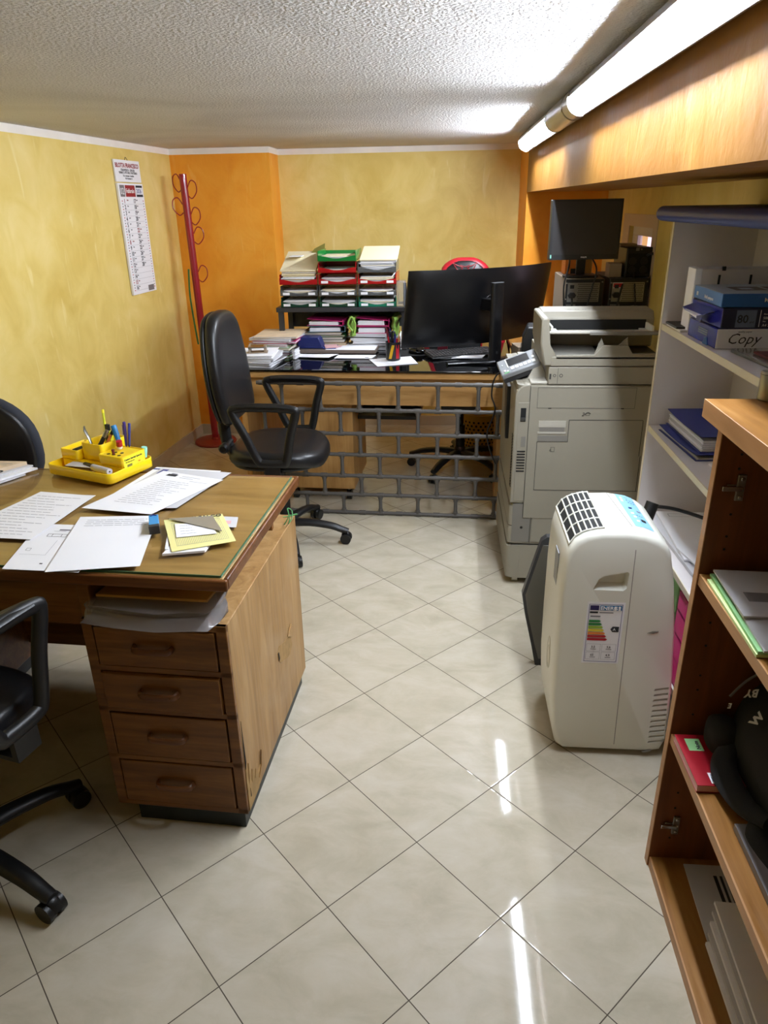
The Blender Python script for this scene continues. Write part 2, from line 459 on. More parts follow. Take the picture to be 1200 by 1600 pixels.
# ------------------------------------------------------------------ room
ZC = 1.96                      # ceiling height
YN = -1.7                      # wall behind the viewer
XR = 0.985                     # right wall, below the beam
XB = 0.485                     # face of the beam
def xl(y): return -1.86 - (5.19 - y) * 0.066
b = MB(); b.box(-2.6, 1.25, YN - 0.1, 5.6, -0.08, 0.0, 'floor_tile'); struct(b.build('floor', recenter=False, smooth=False))
b = MB(); b.box(-2.6, 1.25, YN - 0.1, 5.6, ZC, ZC + 0.08, 'ceiling_stucco'); struct(b.build('ceiling', recenter=False, smooth=False))
b = MB(); b.prism([(xl(5.19), 5.19), (xl(YN), YN), (xl(YN) - 0.1, YN), (xl(5.19) - 0.1, 5.19)], 'z', 0, ZC, 'wall_yellow'); struct(b.build('wall_left', recenter=False, smooth=False))
b = MB(); b.box(-1.96, -1.185, 5.19, 5.56, 0, ZC, 'wall_orange'); struct(b.build('wall_back_left', recenter=False, smooth=False))
b = MB(); b.box(-1.185, XB, 5.46, 5.56, 0, ZC, 'wall_yellow'); struct(b.build('wall_back', recenter=False, smooth=False))
b = MB(); b.box(XB, 1.09, 4.95, 5.56, 0, ZC, 'wall_orange'); struct(b.build('wall_back_right', recenter=False, smooth=False))
b = MB(); b.box(XB, 1.09, YN, 4.95, 1.652, ZC, 'wall_orange_dimmed'); struct(b.build('wall_right_beam', recenter=False, smooth=False))
WY0, WY1, WZ0, WZ1 = 3.80, 4.29, 1.02, 1.47
b = MB()
for (a, c, z0, z1) in ((YN, WY0, 0, 1.652), (WY1, 4.95, 0, 1.652), (WY0, WY1, 0, WZ0), (WY0, WY1, WZ1, 1.652)):
    b.box(XR, 1.09, a, c, z0, z1, 'wall_yellow')
struct(b.build('wall_right', recenter=False, smooth=False))
b = MB(); b.box(xl(YN) - 0.1, 1.09, YN - 0.1, YN, 0, ZC, 'wall_yellow'); struct(b.build('wall_front', recenter=False, smooth=False))
# painted white border under the ceiling
for i, pts in enumerate((
    [(xl(5.19), 5.19), (xl(YN), YN), (xl(YN) + 0.003, YN), (xl(5.19) + 0.003, 5.19)],
    [(-1.86, 5.19), (-1.182, 5.19), (-1.182, 5.187), (-1.86, 5.187)],
    [(-1.185, 5.19), (-1.182, 5.19), (-1.182, 5.46), (-1.185, 5.46)],
    [(-1.182, 5.46), (XB, 5.46), (XB, 5.457), (-1.182, 5.457)])):
    b = MB(); b.prism(pts, 'z', ZC - 0.036, ZC, 'white_trim'); struct(b.build('trim_%d' % (i + 1), recenter=False, smooth=False))
# skirting tiles
b = MB(); b.prism([(xl(5.19), 5.19), (xl(YN), YN), (xl(YN) + 0.01, YN), (xl(5.19) + 0.01, 5.19)], 'z', 0, 0.075, 'skirting'); struct(b.build('baseboard_left', recenter=False, smooth=False))
b = MB(); b.box(-1.85, -1.175, 5.18, 5.19, 0, 0.075, 'skirting'); b.box(-1.185, -1.175, 5.19, 5.45, 0, 0.075, 'skirting'); b.box(-1.175, XB, 5.45, 5.46, 0, 0.075, 'skirting'); struct(b.build('baseboard_back', recenter=False, smooth=False))
# small window in the right wall, plastered surround
wn_ = bpy.data.objects.new('window_1', None); COL.objects.link(wn_); wn_.location = (XR + 0.05, (WY0 + WY1) / 2, WZ0); wn_['kind'] = 'structure'
b = MB()
b.box(XR - 0.004, XR, 3.72, 4.43, 0.95, WZ0, 'window_frame_paint'); b.box(XR - 0.004, XR, 3.72, 4.43, WZ1, 1.53, 'window_frame_paint')
b.box(XR - 0.004, XR, WY1, 4.43, WZ0, WZ1, 'window_frame_paint'); b.box(XR - 0.004, XR, 3.72, WY0, WZ0, WZ1, 'window_frame_paint')
b.build('window_surround', wn_, world=True)
b = MB()
for (a, c, z0, z1) in ((WY0, WY1, WZ0, WZ0 + 0.04), (WY0, WY1, WZ1 - 0.045, WZ1), (WY0, WY0 + 0.05, WZ0 + 0.04, WZ1 - 0.045), (WY1 - 0.11, WY1, WZ0 + 0.04, WZ1 - 0.045)):
    b.box(XR + 0.02, XR + 0.05, a, c, z0, z1, 'shelf_white')
b.build('window_frame', wn_, bevel=0.003, world=True)
b = MB(); b.box(XR + 0.033, XR + 0.037, WY0 + 0.05, WY1 - 0.11, WZ0 + 0.04, WZ1 - 0.045, 'glass_clear'); b.build('pane', wn_, world=True)

# ------------------------------------------------------------------ ceiling strip lights
LX, LZ, LR = 0.437, 1.908, 0.046
def lamp(y0, y1, ya, yb, label):
    t = thing('fluorescent_light', label, 'light', (LX, (y0 + y1) / 2, ZC), 0, 'fluorescent strip lights under the ceiling')
    b = MB()
    arc = [R(-80 + 249 * i / 22) for i in range(23)]
    outer = [(LX + LR * math.cos(a), LZ + LR * math.sin(a)) for a in arc]
    inner = [(LX + (LR - 0.003) * math.cos(a), LZ + (LR - 0.003) * math.sin(a)) for a in arc]
    k = b.mi('lamp_white'); k2 = b.mi('lamp_inside')
    A = [[b.v((x, y, z)) for x, z in outer] for y in (ya - 0.02, yb + 0.02)]; B = [[b.v((x, y, z)) for x, z in inner] for y in (ya - 0.02, yb + 0.02)]
    n = len(arc)
    for i in range(n - 1):
        b.face([A[0][i], A[0][i + 1], A[1][i + 1], A[1][i]], k); b.face([B[0][i], B[0][i + 1], B[1][i + 1], B[1][i]], k2)
    for i in (0, n - 1): b.face([A[0][i], A[1][i], B[1][i], B[0][i]], k)
    b.build('housing', t, world=True)
    for (a, c) in ((y0, ya - 0.02), (yb + 0.02, y1)):
        if c - a > 0.005:
            b = MB(); b.cyl((LX, a, LZ), (LX, c, LZ), LR + 0.001, 'lamp_white', seg=28)
            for q in (a + 0.006, c - 0.006): b.cyl((LX, q - 0.004, LZ), (LX, q + 0.004, LZ), LR + 0.003, 'steel', seg=28)
            b.build('end_cap', t, world=True)
    for yy in (y0 + 0.1, y1 - 0.1):
        b = MB(); b.box(LX - 0.012, LX + 0.012, yy - 0.01, yy + 0.01, LZ + LR - 0.001, ZC, 'steel'); b.build('mounting_clip', t, world=True)
    b = MB(); b.cyl((LX - 0.010, ya, LZ + 0.0), (LX - 0.010, yb, LZ + 0.0), 0.0145, 'tube_light', seg=14); b.build('tube', t, world=True)
lamp(1.25, 2.93, 1.29, 2.76, 'long strip light running off over the bookcase, nearer of the two')
lamp(2.93, 4.62, 3.42, 4.58, 'strip light whose tip ends near the back wall, farther of the two')

# ------------------------------------------------------------------ camera and world
cd = bpy.data.cameras.new('camera'); cam = bpy.data.objects.new('camera', cd); COL.objects.link(cam); SC.camera = cam
cd.sensor_fit = 'HORIZONTAL'; cd.sensor_width = 36.0; cd.lens = 1121.06 / 1200 * 36.0; cd.clip_start = 0.02
r_ = Vector((0.996465, 0.082251, -0.017111)); dn = Vector((0.016772, -0.394333, -0.918815)); fw = Vector((-0.082321, 0.91528, -0.394318))
mt = Matrix((r_, -dn, -fw)).transposed().to_4x4(); mt.translation = Vector((0, 0, 1.5996)); cam.matrix_world = mt
wd = bpy.data.worlds.new('world'); SC.world = wd; wd.use_nodes = True
bg = wd.node_tree.nodes['Background']; bg.inputs[0].default_value = (*rgb(236, 205, 222), 1); bg.inputs[1].default_value = 0.5
SC.view_settings.view_transform = 'Standard'; SC.view_settings.look = 'None'; SC.view_settings.gamma = 1.0; SC.view_settings.use_curve_mapping = False
SC.view_settings.exposure = 2.17
SC.cycles.diffuse_bounces = 8; SC.cycles.max_bounces = 14
# ------------------------------------------------------------------ old wooden desk (front left)
DZ = 0.80
desk = thing('wooden_desk', 'old brown wooden desk with glass top and chipped veneer, papers spread over it', 'desk', (-0.515, 1.455, 0), R(-2.8))
b = MB(); b.box(-1.45, 0.0, 0.0, 0.69, 0.768, 0.793, 'wood_desktop')
k = b.mi('wood_desk_rim')
for f in b.bm.faces:
    if abs(f.normal.z) < 0.5: pass
b.build('desktop', desk, bevel=0.004)
b = MB()
for (x0, x1, y0, y1) in ((-1.462, 0.012, -0.012, 0.0), (-1.462, 0.012, 0.69, 0.702), (0.0, 0.012, 0.0, 0.69), (-1.462, -1.45, 0.0, 0.69)):
    b.box(x0, x1, y0, y1, 0.764, 0.794, 'wood_desk_rim')
b.build('edge_moulding', desk, bevel=0.004)
b = MB(); b.box(-1.44, -0.008, 0.006, 0.682, 0.7936, 0.799, 'glass_sheet')
for (x0, x1, y0, y1) in ((-1.44, -0.008, 0.004, 0.006), (-0.008, -0.006, 0.006, 0.682)): b.box(x0, x1, y0, y1, 0.793, 0.7992, 'glass_edge')
b.build('glass_top', desk)['label'] = 'clear glass sheet with a dark green edge'
def pedestal(x0, x1, out):
    """x0..x1 with the visible outer side at `out`"""
    b = MB(); b.box(x0, x1, 0.012, 0.69, 0.055, 0.66, 'wood_drawer')
    k = b.mi('wood_desk_side')
    b.bm.faces.ensure_lookup_table()
    for f in b.bm.faces:
        c = f.calc_center_median()
        if abs(c.x - out) < 0.001 or c.z > 0.655: f.material_index = k
    xi = x0 if out == x1 else x1; s = 1 if out == x1 else -1
    b.box(min(xi, xi + s * 0.03), max(xi, xi + s * 0.03), 0.012, 0.69, 0.66, 0.766, 'wood_drawer')
    b.box(min(xi, out - s * 0.04), max(xi, out - s * 0.04), 0.56, 0.58, 0.66, 0.766, 'wood_drawer')
    # face frame around the drawers
    b.box(x0, x0 + 0.028, 0.0, 0.014, 0.055, 0.66, 'wood_drawer'); b.box(x1 - 0.028, x1, 0.0, 0.014, 0.055, 0.66, 'wood_drawer')
    for z in (0.055, 0.218, 0.378, 0.508, 0.642): b.box(x0, x1, 0.0, 0.014, z - 0.0, z + 0.018, 'wood_drawer')
    b.build('pedestal', desk, bevel=0.002)
    b = MB(); b.box(x0 + 0.055, x1 - 0.012, 0.006, 0.67, 0.0, 0.055, 'black_kick'); b.build('plinth', desk, bevel=0.002)['label'] = 'worn black plinth'
    for z0, z1, out_ in ((0.075, 0.216, 0.0), (0.238, 0.374, 0.0), (0.398, 0.505, 0.006), (0.528, 0.64, 0.0)):
        b = MB(); b.box(x0 + 0.032, x1 - 0.032, -0.003 - out_, 0.02, z0, z1, 'wood_drawer')
        dr = b.build('drawer', desk, bevel=0.002)
        xc = (x0 + x1) / 2 - 0.005; zc = (z0 + z1) / 2 + 0.005
        b = MB()
        pts = [(xc - 0.05, -0.004 - out_, zc), (xc - 0.046, -0.018 - out_, zc), (xc - 0.03, -0.023 - out_, zc), (xc, -0.025 - out_, zc), (xc + 0.03, -0.023 - out_, zc), (xc + 0.046, -0.018 - out_, zc), (xc + 0.05, -0.004 - out_, zc)]
        b.tube(catmull(pts, 4), 0.006, 'wood_desk_rim', 8, ry=0.010)
        b.build('handle', dr)
pedestal(-0.387, -0.008, -0.008)
pedestal(-1.44, -1.06, -1.44)
# apron drawer over the knee space and the rear modesty panel
b = MB(); b.box(-1.06, -0.387, 0.02, 0.04, 0.63, 0.766, 'wood_drawer'); b.build('apron', desk, bevel=0.002)
b = MB(); b.box(-1.06, -0.387, 0.66, 0.678, 0.11, 0.766, 'wood_drawer'); b.build('modesty_panel', desk)
# veneer damage on the outer side: a knocked hole and splinters at the lower front corner
b = MB()
hole = [(0.532, 0.290), (0.495, 0.312), (0.455, 0.318), (0.398, 0.340), (0.380, 0.326), (0.384, 0.295), (0.405, 0.274), (0.44, 0.262), (0.47, 0.246), (0.512, 0.238), (0.538, 0.254)]
b.prism(hole, 'x', -0.0078, -0.0065, 'raw_wood')
b.prism([(0.495, 0.312), (0.532, 0.290), (0.538, 0.335), (0.52, 0.33)], 'x', -0.0065, -0.003, 'wood_desk_side'); b.prism([(0.38, 0.326), (0.384, 0.295), (0.392, 0.30), (0.388, 0.325)], 'x', -0.0065, -0.005, 'dark_slot')
b.build('torn_hole', desk)['label'] = 'torn pale hole in the veneer'
b = MB()
b.prism([(0.012, 0.057), (0.10, 0.057), (0.115, 0.075), (0.104, 0.09), (0.13, 0.115), (0.10, 0.108), (0.09, 0.135), (0.078, 0.11), (0.062, 0.16), (0.052, 0.12), (0.04, 0.20), (0.030, 0.13), (0.02, 0.24), (0.013, 0.16)], 'x', -0.0078, -0.0062, 'raw_wood')
b.prism([(0.104, 0.09), (0.13, 0.115), (0.14, 0.16), (0.15, 0.09)], 'x', -0.0062, -0.003, 'wood_desk_side')
for pts in ([(0.016, 0.20), (0.019, 0.36), (0.024, 0.22)], [(0.03, 0.09), (0.032, 0.12), (0.035, 0.09)]): b.prism(pts, 'x', -0.0066, -0.0055, 'dark_slot')
b.build('chipped_veneer', desk)['label'] = 'pale splintered veneer at the lower corner'
# green string tied through the desk edge
b = MB()
b.tube(catmull([(-0.02, 0.60, 0.664), (-0.006, 0.61, 0.69), (-0.012, 0.625, 0.71), (0.0, 0.63, 0.70), (0.002, 0.615, 0.68), (-0.006, 0.60, 0.668), (0.0, 0.59, 0.68), (0.002, 0.60, 0.70)], 6), 0.0018, 'string_green', 6)
b.tube(catmull([(-0.004, 0.615, 0.69), (0.01, 0.64, 0.685), (0.006, 0.665, 0.672), (-0.02, 0.67, 0.664), (-0.04, 0.66, 0.664)], 6), 0.0016, 'string_green', 6)
o = b.build('string', None, recenter=False); o.location = desk.location; o.rotation_euler = desk.rotation_euler
tag(o, 'green string knotted at the far corner of the wooden desk', 'string')

# ---- envelope stack in the open shelf of the desk, wrapped in plastic film
def dw(x, y, z=0): # desk frame -> world
    return desk.location + Matrix.Rotation(R(-2.8), 3, 'Z') @ Vector((x, y, z))
b = MB()
q = random.Random(3)
def loop(z, g, jit=0.004): 
    base = [(-0.365, -0.006), (-0.27, -0.02), (-0.17, -0.03), (-0.09, -0.02), (-0.05, -0.012), (-0.030, 0.03), (-0.028, 0.08), (-0.055, 0.12), (-0.10, 0.42), (-0.2, 0.43), (-0.35, 0.4), (-0.372, 0.2)]
    return [dw(x + g * (1 if x > -0.19 else -1) * 0.3 + q.uniform(-jit, jit), y - g + q.uniform(-jit, jit), z + q.uniform(-0.002, 0.002)) for x, y in base]
b.rings([loop(0.664, 0.018), loop(0.668, 0.008), loop(0.684, 0.0), loop(0.690, -0.008), loop(0.704, -0.004), loop(0.708, -0.03)], 'bag_film')
tag(b.build('plastic_bag', angle=60), 'clear film wrap around papers in the open shelf of the wooden desk', 'bag')
b = MB(); b.prism([(p.x, p.y) for p in (dw(-0.35, 0.03), dw(-0.06, 0.03), dw(-0.03, 0.4), dw(-0.3, 0.42))], 'z', 0.709, 0.716, 'kraft')
tag(b.build('envelope'), 'big kraft envelope under the wooden desktop on top of clear film', 'envelope')

# ------------------------------------------------------------------ things on the wooden desk
def kk(*pts): return [(x * 0.986, y * 0.986) for x, y in pts]
Z0 = 0.8004
m = lines(0.08, 0.95, 0.08, 0.9, 15, 'ink_faint', 0.006, 0.5, 4)
sheet('paper', kk((-1.34, 1.66), (-1.096, 1.645), (-1.06, 1.956), (-1.252, 1.985)), Z0 + 0.0025, 'paper_white', 'white sheet covered in faint handwritten notes, left of the yellow organiser papers', lift=0.003, marks=m, curl=lambda u, v: 0.012 * max(0, u - 0.8) * v)
m = [(0.22, 0.47, 0.70, 0.706, 'ink'), (0.22, 0.47, 0.76, 0.766, 'ink'), (0.22, 0.226, 0.70, 0.766, 'ink'), (0.465, 0.47, 0.70, 0.766, 'ink'), (0.28, 0.286, 0.71, 0.76, 'ink'), (0.40, 0.406, 0.71, 0.76, 'ink'), (0.26, 0.42, 0.83, 0.834, 'ink_faint'), (0.32, 0.46, 0.85, 0.88, 'ink_faint'),
     (0.1, 0.16, 0.38, 0.384, 'ink'), (0.1, 0.16, 0.43, 0.434, 'ink'), (0.1, 0.104, 0.38, 0.43, 'ink'), (0.156, 0.16, 0.38, 0.43, 'ink'), (0.06, 0.40, 0.30, 0.303, 'ink_faint'), (0.40, 0.403, 0.30, 0.62, 'ink_faint'), (0.42, 0.46, 0.12, 0.14, 'ink')]
sheet('paper', kk((-1.081, 1.485), (-0.88, 1.475), (-0.90, 1.745), (-1.13, 1.755)), Z0, 'paper_white', 'white sheet with small drawn boxes at the near edge of the wooden desk', lift=0.0015, marks=m)
m = lines(0.12, 0.9, 0.80, 0.92, 4, 'ink_faint', 0.006, 0.1, 8)
sheet('paper', kk((-0.958, 1.463), (-0.739, 1.508), (-0.809, 1.815), (-1.031, 1.796)), Z0 + 0.0045, 'paper_white', 'mostly blank white sheet with a few lines at its top, by the blue eraser', lift=0.0025, marks=m)
# stack with header behind
sheet('paper', kk((-1.04, 1.872), (-0.80, 1.885), (-0.742, 2.202), (-0.974, 2.232)), Z0 + 0.0005, 'paper_white', 'lowest white sheet of the pile beside the yellow organiser', lift=0.001, marks=[(0.0, 0.3, 0.93, 0.96, 'card_blue')])
sheet('paper', kk((-1.03, 1.868), (-0.778, 1.877), (-0.700, 2.180), (-0.95, 2.215)), Z0 + 0.0025, 'paper_grey', 'middle sheet of the pile beside the yellow organiser, blue mark on its corner', lift=0.0012, marks=[(0.05, 0.14, 0.85, 0.97, 'card_blue')])
m = lines(0.22, 0.8, 0.2, 0.78, 14, 'ink_faint', 0.0055, 0.45, 12) + [(0.16, 0.32, 0.90, 0.95, 'ink'), (0.19, 0.29, 0.95, 0.975, 'ink_faint'), (0.4, 0.7, 0.93, 0.936, 'ink_faint'), (0.4, 0.62, 0.89, 0.896, 'ink_faint'), (0.62, 0.92, 0.84, 0.845, 'ink_faint')]
sheet('paper', kk((-1.059, 1.86), (-0.834, 1.823), (-0.706, 2.107), (-0.931, 2.182)), Z0 + 0.0048, 'paper_white', 'top letter of the pile beside the yellow organiser, with a dark logo', lift=0.0015, marks=m)
# newspaper / magazine pile on the left
for i, (cs, z, mm, lb, h) in enumerate((
    ([(-1.62, 2.02), (-1.46, 1.93), (-1.37, 2.11), (-1.56, 2.22)], 0.8005, 'paper_grey', 'lowest loose sheets of the pile behind the notes at the desk left', 0.004),
    ([(-1.64, 2.00), (-1.47, 1.95), (-1.352, 2.155), (-1.56, 2.20)], 0.8050, 'paper_white', 'white folded sheets under the newspaper, corner poking out', 0.006),
    ([(-1.66, 2.02), (-1.50, 1.97), (-1.372, 2.165), (-1.56, 2.20)], 0.8115, 'paper_grey', 'grey leaflet just under the newspaper at the desk left', 0.005),
    ([(-1.70, 2.02), (-1.53, 1.96), (-1.392, 2.165), (-1.60, 2.17)], 0.8170, 'news_print', 'folded newspaper with big orange and black letters on the desk', 0.012))):
    o = sheet('newspaper' if i == 3 else 'paper', cs, z, mm, lb, 'newspaper' if i == 3 else 'paper', th=h, lift=0.001,
              marks=[(0.3, 0.92, 0.86, 0.875, 'ink_faint'), (0.35, 0.9, 0.80, 0.812, 'ink_faint')] if i == 3 else None)
    if i == 3:
        b = MB(); a = R(-14)
        b.text('ER', 0.052, (-1.468, 2.045, 0.0306), (math.cos(a), math.sin(a), 0), (-math.sin(a), math.cos(a), 0), 'ink', bold=0.001)
        b.text('ER', 0.05, (-1.474, 2.02, 0.0300), (math.cos(a), math.sin(a), 0), (-math.sin(a), math.cos(a), 0), 'energy_orange')
        for vv in b.bm.verts: vv.co.z += 0.800
        p = Vector(o.location)
        for vv in b.bm.verts: vv.co -= p
        b.build('headline', o)
for i, (cs, z) in enumerate((([(-1.58, 1.86), (-1.395, 1.90), (-1.425, 2.0), (-1.60, 1.98)], 0.8005), ([(-1.58, 1.85), (-1.41, 1.93), (-1.435, 1.99), (-1.60, 1.97)], 0.807))):
    sheet('paper', cs, z, 'paper_white', ('bottom' if i == 0 else 'top') + ' white sheets of the small pile at the left frame edge', th=0.005, lift=0.001)
# yellow price list, slips, set square
sheet('paper', kk((-0.708, 1.575), (-0.605, 1.60), (-0.60, 1.70), (-0.70, 1.70)), Z0, 'paper_white', 'white slips under the yellow ruled form', th=0.006, lift=0.0, marks=[(0.12, 0.25, 0.2, 0.4, 'card_green')])
sheet('paper', kk((-0.66, 1.76), (-0.567, 1.755), (-0.58, 1.825), (-0.66, 1.83)), Z0, 'paper_grey', 'small pale card poking out behind the yellow ruled form', th=0.001, marks=[(0.55, 0.8, 0.3, 0.6, 'paper_pink')])
sheet('paper', kk((-0.765, 1.79), (-0.75, 1.73), (-0.70, 1.60), (-0.71, 1.60)), Z0 + 0.001, 'paper_white', 'narrow white leaflet edge beside the blue eraser', th=0.006)
m = [(0.10 + 0.027 * i, 0.104 + 0.027 * i, 0.12, 0.86, 'ink_faint') for i in range(31)] + [(0.1, 0.92, 0.12, 0.125, 'ink_faint'), (0.1, 0.92, 0.855, 0.86, 'ink_faint')] + [(0.1, 0.92, 0.5, 0.504, 'ink_faint')]
o = sheet('paper', kk((-0.685, 1.583), (-0.538, 1.654), (-0.626, 1.827), (-0.778, 1.776)), Z0 + 0.0068, 'paper_yellow', 'pale yellow ruled form lying under the grey set square', th=0.001, lift=0.003, marks=m)
b = MB(); a = math.atan2(0.051, 0.152)
b.text('LUIGI FALCO', 0.020, (-0.725, 1.745, 0.812), (math.cos(a), math.sin(a), 0), (-math.sin(a), math.cos(a), 0), 'ink', bold=0.0006)
for vv in b.bm.verts: vv.co -= Vector(o.location)
b.build('printed_title', o)
sheet('paper', kk((-0.70, 1.66), (-0.60, 1.69), (-0.64, 1.76), (-0.735, 1.745)), Z0 + 0.0115, 'paper_white', 'small white note held under the grey set square', th=0.0008, marks=lines(0.12, 0.6, 0.2, 0.8, 4, 'ink_faint', 0.02, 0.4, 2))
b = MB(); P = kk((-0.765, 1.775), (-0.645, 1.800), (-0.588, 1.700)); b.prism(P, 'z', 0.8135, 0.8155, 'acrylic')
tag(b.build('set_square', bevel=0.0004), 'grey see-through set square lying on the yellow form', 'set square')
b = MB(); rz = R(58); b.box(-0.040, 0.040, -0.0125, 0.0125, 0, 0.022, 'eraser_blue'); b.box(-0.044, -0.028, -0.0135, 0.0135, -0.0, 0.023, 'dark_grey_plastic')
b.tube(catmull([(0.03, -0.008, 0.0225), (0.036, 0, 0.0235), (0.03, 0.008, 0.0225)], 4), 0.0018, 'card_blue', 6)
o = b.build('highlighter', bevel=0.003); o.location = (-0.776, 1.706, 0.806); o.rotation_euler = (0, 0, R(112))
tag(o, 'sky blue highlighter with black cap lying by the yellow form', 'highlighter')

# ---- yellow desk organiser
ORG = Vector((-1.298, 2.115, 0.8000)); orz = R(-21)
org = thing('desk_organiser', 'yellow tiered desk organiser with printed advert sticker on its side', 'organiser', ORG, orz)
W, D = 0.28, 0.20
def rrect(x0, x1, y0, y1, r, n=5):
    out = []
    for cx, cy, a0 in ((x1 - r, y0 + r, -90), (x1 - r, y1 - r, 0), (x0 + r, y1 - r, 90), (x0 + r, y0 + r, 180)):
        for i in range(n + 1):
            a = R(a0 + 90 * i / n); out.append((cx + r * math.cos(a), cy + r * math.sin(a)))
    return out
def tub(b, x0, x1, y0, y1, z0, z1, r, m, wall=0.004, fl=0.004):
    L = lambda d, z: [(x, y, z) for x, y in rrect(x0 + d, x1 - d, y0 + d, y1 - d, max(0.001, r - d))]
    b.rings([L(0.003, z0), L(0.0, z0 + 0.003), L(0, z1 - 0.001), L(0.001, z1), L(wall - 0.001, z1), L(wall, z1 - 0.001), L(wall, z0 + fl)], m)
b = MB(); tub(b, 0, W, 0, D, 0.006, 0.040, 0.022, 'yellow_plastic')
for (x, y) in ((0.03, 0.03), (W - 0.03, 0.03), (0.03, D - 0.03), (W - 0.03, D - 0.03)): b.cyl((x, y, 0), (x, y, 0.007), 0.01, 'yellow_plastic', seg=12)
b.build('base_tray', org, angle=50)
b = MB(); tub(b, 0.008, 0.085, 0.060, 0.165, 0.042, 0.076, 0.008, 'yellow_plastic', fl=0.022); b.box(0.03, 0.07, 0.09, 0.14, 0.064, 0.066, 'dark_slot'); b.build('side_box', org, angle=50)
b = MB()
prof = rrect(0.010, 0.276, 0.060, 0.165, 0.01)
b.rings([[(x, y, 0.010) for x, y in prof], [(x, y, 0.042) for x, y in prof]], 'yellow_plastic'); b.build('riser', org, angle=50)
b = MB(); tub(b, 0.086, 0.175, 0.080, 0.195, 0.042, 0.100, 0.010, 'yellow_plastic', fl=0.03); b.build('pen_cup', org, angle=50)
b = MB(); tub(b, 0.176, 0.278, 0.062, 0.168, 0.042, 0.076, 0.008, 'yellow_plastic', fl=0.031)
for x, y in ((0.20, 0.085), (0.222, 0.085), (0.245, 0.085), (0.21, 0.105), (0.235, 0.108)): b.cyl((x, y, 0.0732), (x, y, 0.0738), 0.006, 'dark_slot', seg=14)
b.box(0.18, 0.274, 0.066, 0.12, 0.068, 0.0733, 'yellow_plastic'); b.build('pen_block', org, angle=50)
b = MB(); o_ = (0.2786, 0.068, 0.012); X_, Y_ = (0, 1, 0), (0, 0, 1)
b.patch(o_, X_, Y_, 0, 0.092, 0, 0.060, 'sticker_yellow')
b.text('Centro Servizi Spaccio', 0.0085, (0.2792, 0.071, 0.062), X_, Y_, 'ink', bold=0.0002)
b.text('Via Nazionale tel.', 0.0055, (0.2792, 0.075, 0.054), X_, Y_, 'ink')
b.text('dal', 0.009, (0.2792, 0.128, 0.044), X_, Y_, 'energy_orange'); b.text('VICTORIE', 0.0085, (0.2792, 0.112, 0.034), X_, Y_, 'ink')
b.patch(o_, X_, Y_, 0.012, 0.034, 0.020, 0.036, 'card_olive', 0.0007)
b.text('Vendita e assistenza', 0.0065, (0.2792, 0.076, 0.021), X_, Y_, 'ink'); b.text('consegne in giornata', 0.0055, (0.2792, 0.076, 0.014), X_, Y_, 'ink')
b.build('advert_sticker', org)['label'] = 'bright yellow advert sticker with dark lettering'
def ow(x, y, z): return ORG + Matrix.Rotation(orz, 3, 'Z') @ Vector((x, y, z))
def pen(name, a, c, r, m, label, cat, cap=None, capf=0.3, tip=None, clip=False):
    a, c = ow(*a), ow(*c); d = (c - a); b = MB()
    b.rings_ = None
    prof = [(0.0, r * 0.35), (0.06, r * 0.9), (0.1, r), (1 - capf, r)]
    mm = lambda f, q: b.cyl(a + d * f[0], a + d * q[0], f[1], m, q[1], 12)
    for f, q in zip(prof, prof[1:]): mm(f, q)
    b.cyl(a + d * (1 - capf), a + d * 0.985, r * 1.12, cap or m, r * 1.1, 12); b.cyl(a + d * 0.985, c, r * 1.1, cap or m, r * 0.8, 12)
    if clip:
        s = d.normalized().cross(Vector((0, 0, 1))).normalized() * r * 1.5
        if s.length < 1e-4: s = Vector((r * 1.5, 0, 0))
        b.tube([a + d * (1 - capf * 0.2) + s, a + d * (1 - capf) + s], r * 0.25, cap or m, 6)
    return tag(b.build(name), label, cat)
pen('pencil', (0.12, 0.16, 0.074), (0.098, 0.185, 0.185), 0.004, 'pen_yellow', 'tall yellow-green pencil standing in the organiser cup', 'pencil', 'sticker_yellow', 0.1)
pen('pen', (0.21, 0.155, 0.078), (0.222, 0.150, 0.165), 0.0045, 'pen_purple', 'purple ballpoint pen standing in the organiser', 'pen', 'pen_purple', 0.5, clip=True)
pen('pen', (0.222, 0.155, 0.078), (0.236, 0.158, 0.160), 0.004, 'ink_blue', 'dark blue pen right behind the purple one in the organiser', 'pen', None, 0.4, clip=True)
pen('marker', (0.200, 0.14, 0.078), (0.172, 0.150, 0.148), 0.0085, 'pen_blue', 'light blue marker leaning in the organiser', 'marker', 'pen_blue', 0.45)
pen('glue_stick', (0.205, 0.130, 0.0775), (0.211, 0.126, 0.106), 0.009, 'paper_white', 'small tube with a round red cap in the organiser', 'glue stick', 'pen_red', 0.6)
pen('pen', (0.140, 0.10, 0.076), (0.165, 0.128, 0.137), 0.007, 'black_plastic', 'black pen leaning in the organiser cup beside silver clip', 'pen', 'steel', 0.35, clip=True)
pen('pen', (0.15, 0.12, 0.076), (0.172, 0.150, 0.137), 0.005, 'energy_orange', 'orange pen behind the black one in the organiser', 'pen', 'black_plastic', 0.3)
pen('pen_refill', (0.222, 0.085, 0.074), (0.222, 0.085, 0.091), 0.0045, 'card_maroon', 'short dark red pen end in the organiser hole', 'pen')
b = MB(); b.box(-0.014, 0.014, -0.007, 0.007, 0, 0.045, 'pen_yellow'); b.box(-0.007, 0.007, -0.005, 0.005, 0.045, 0.066, 'black_plastic'); b.box(-0.006, 0.006, -0.0076, -0.007, 0.01, 0.034, 'ink')
o = b.build('highlighter', bevel=0.002); o.location = ow(0.13, 0.16, 0.078); o.rotation_euler = (0, R(3), orz)
tag(o, 'flat yellow highlighter with black cap in the organiser cup', 'highlighter')
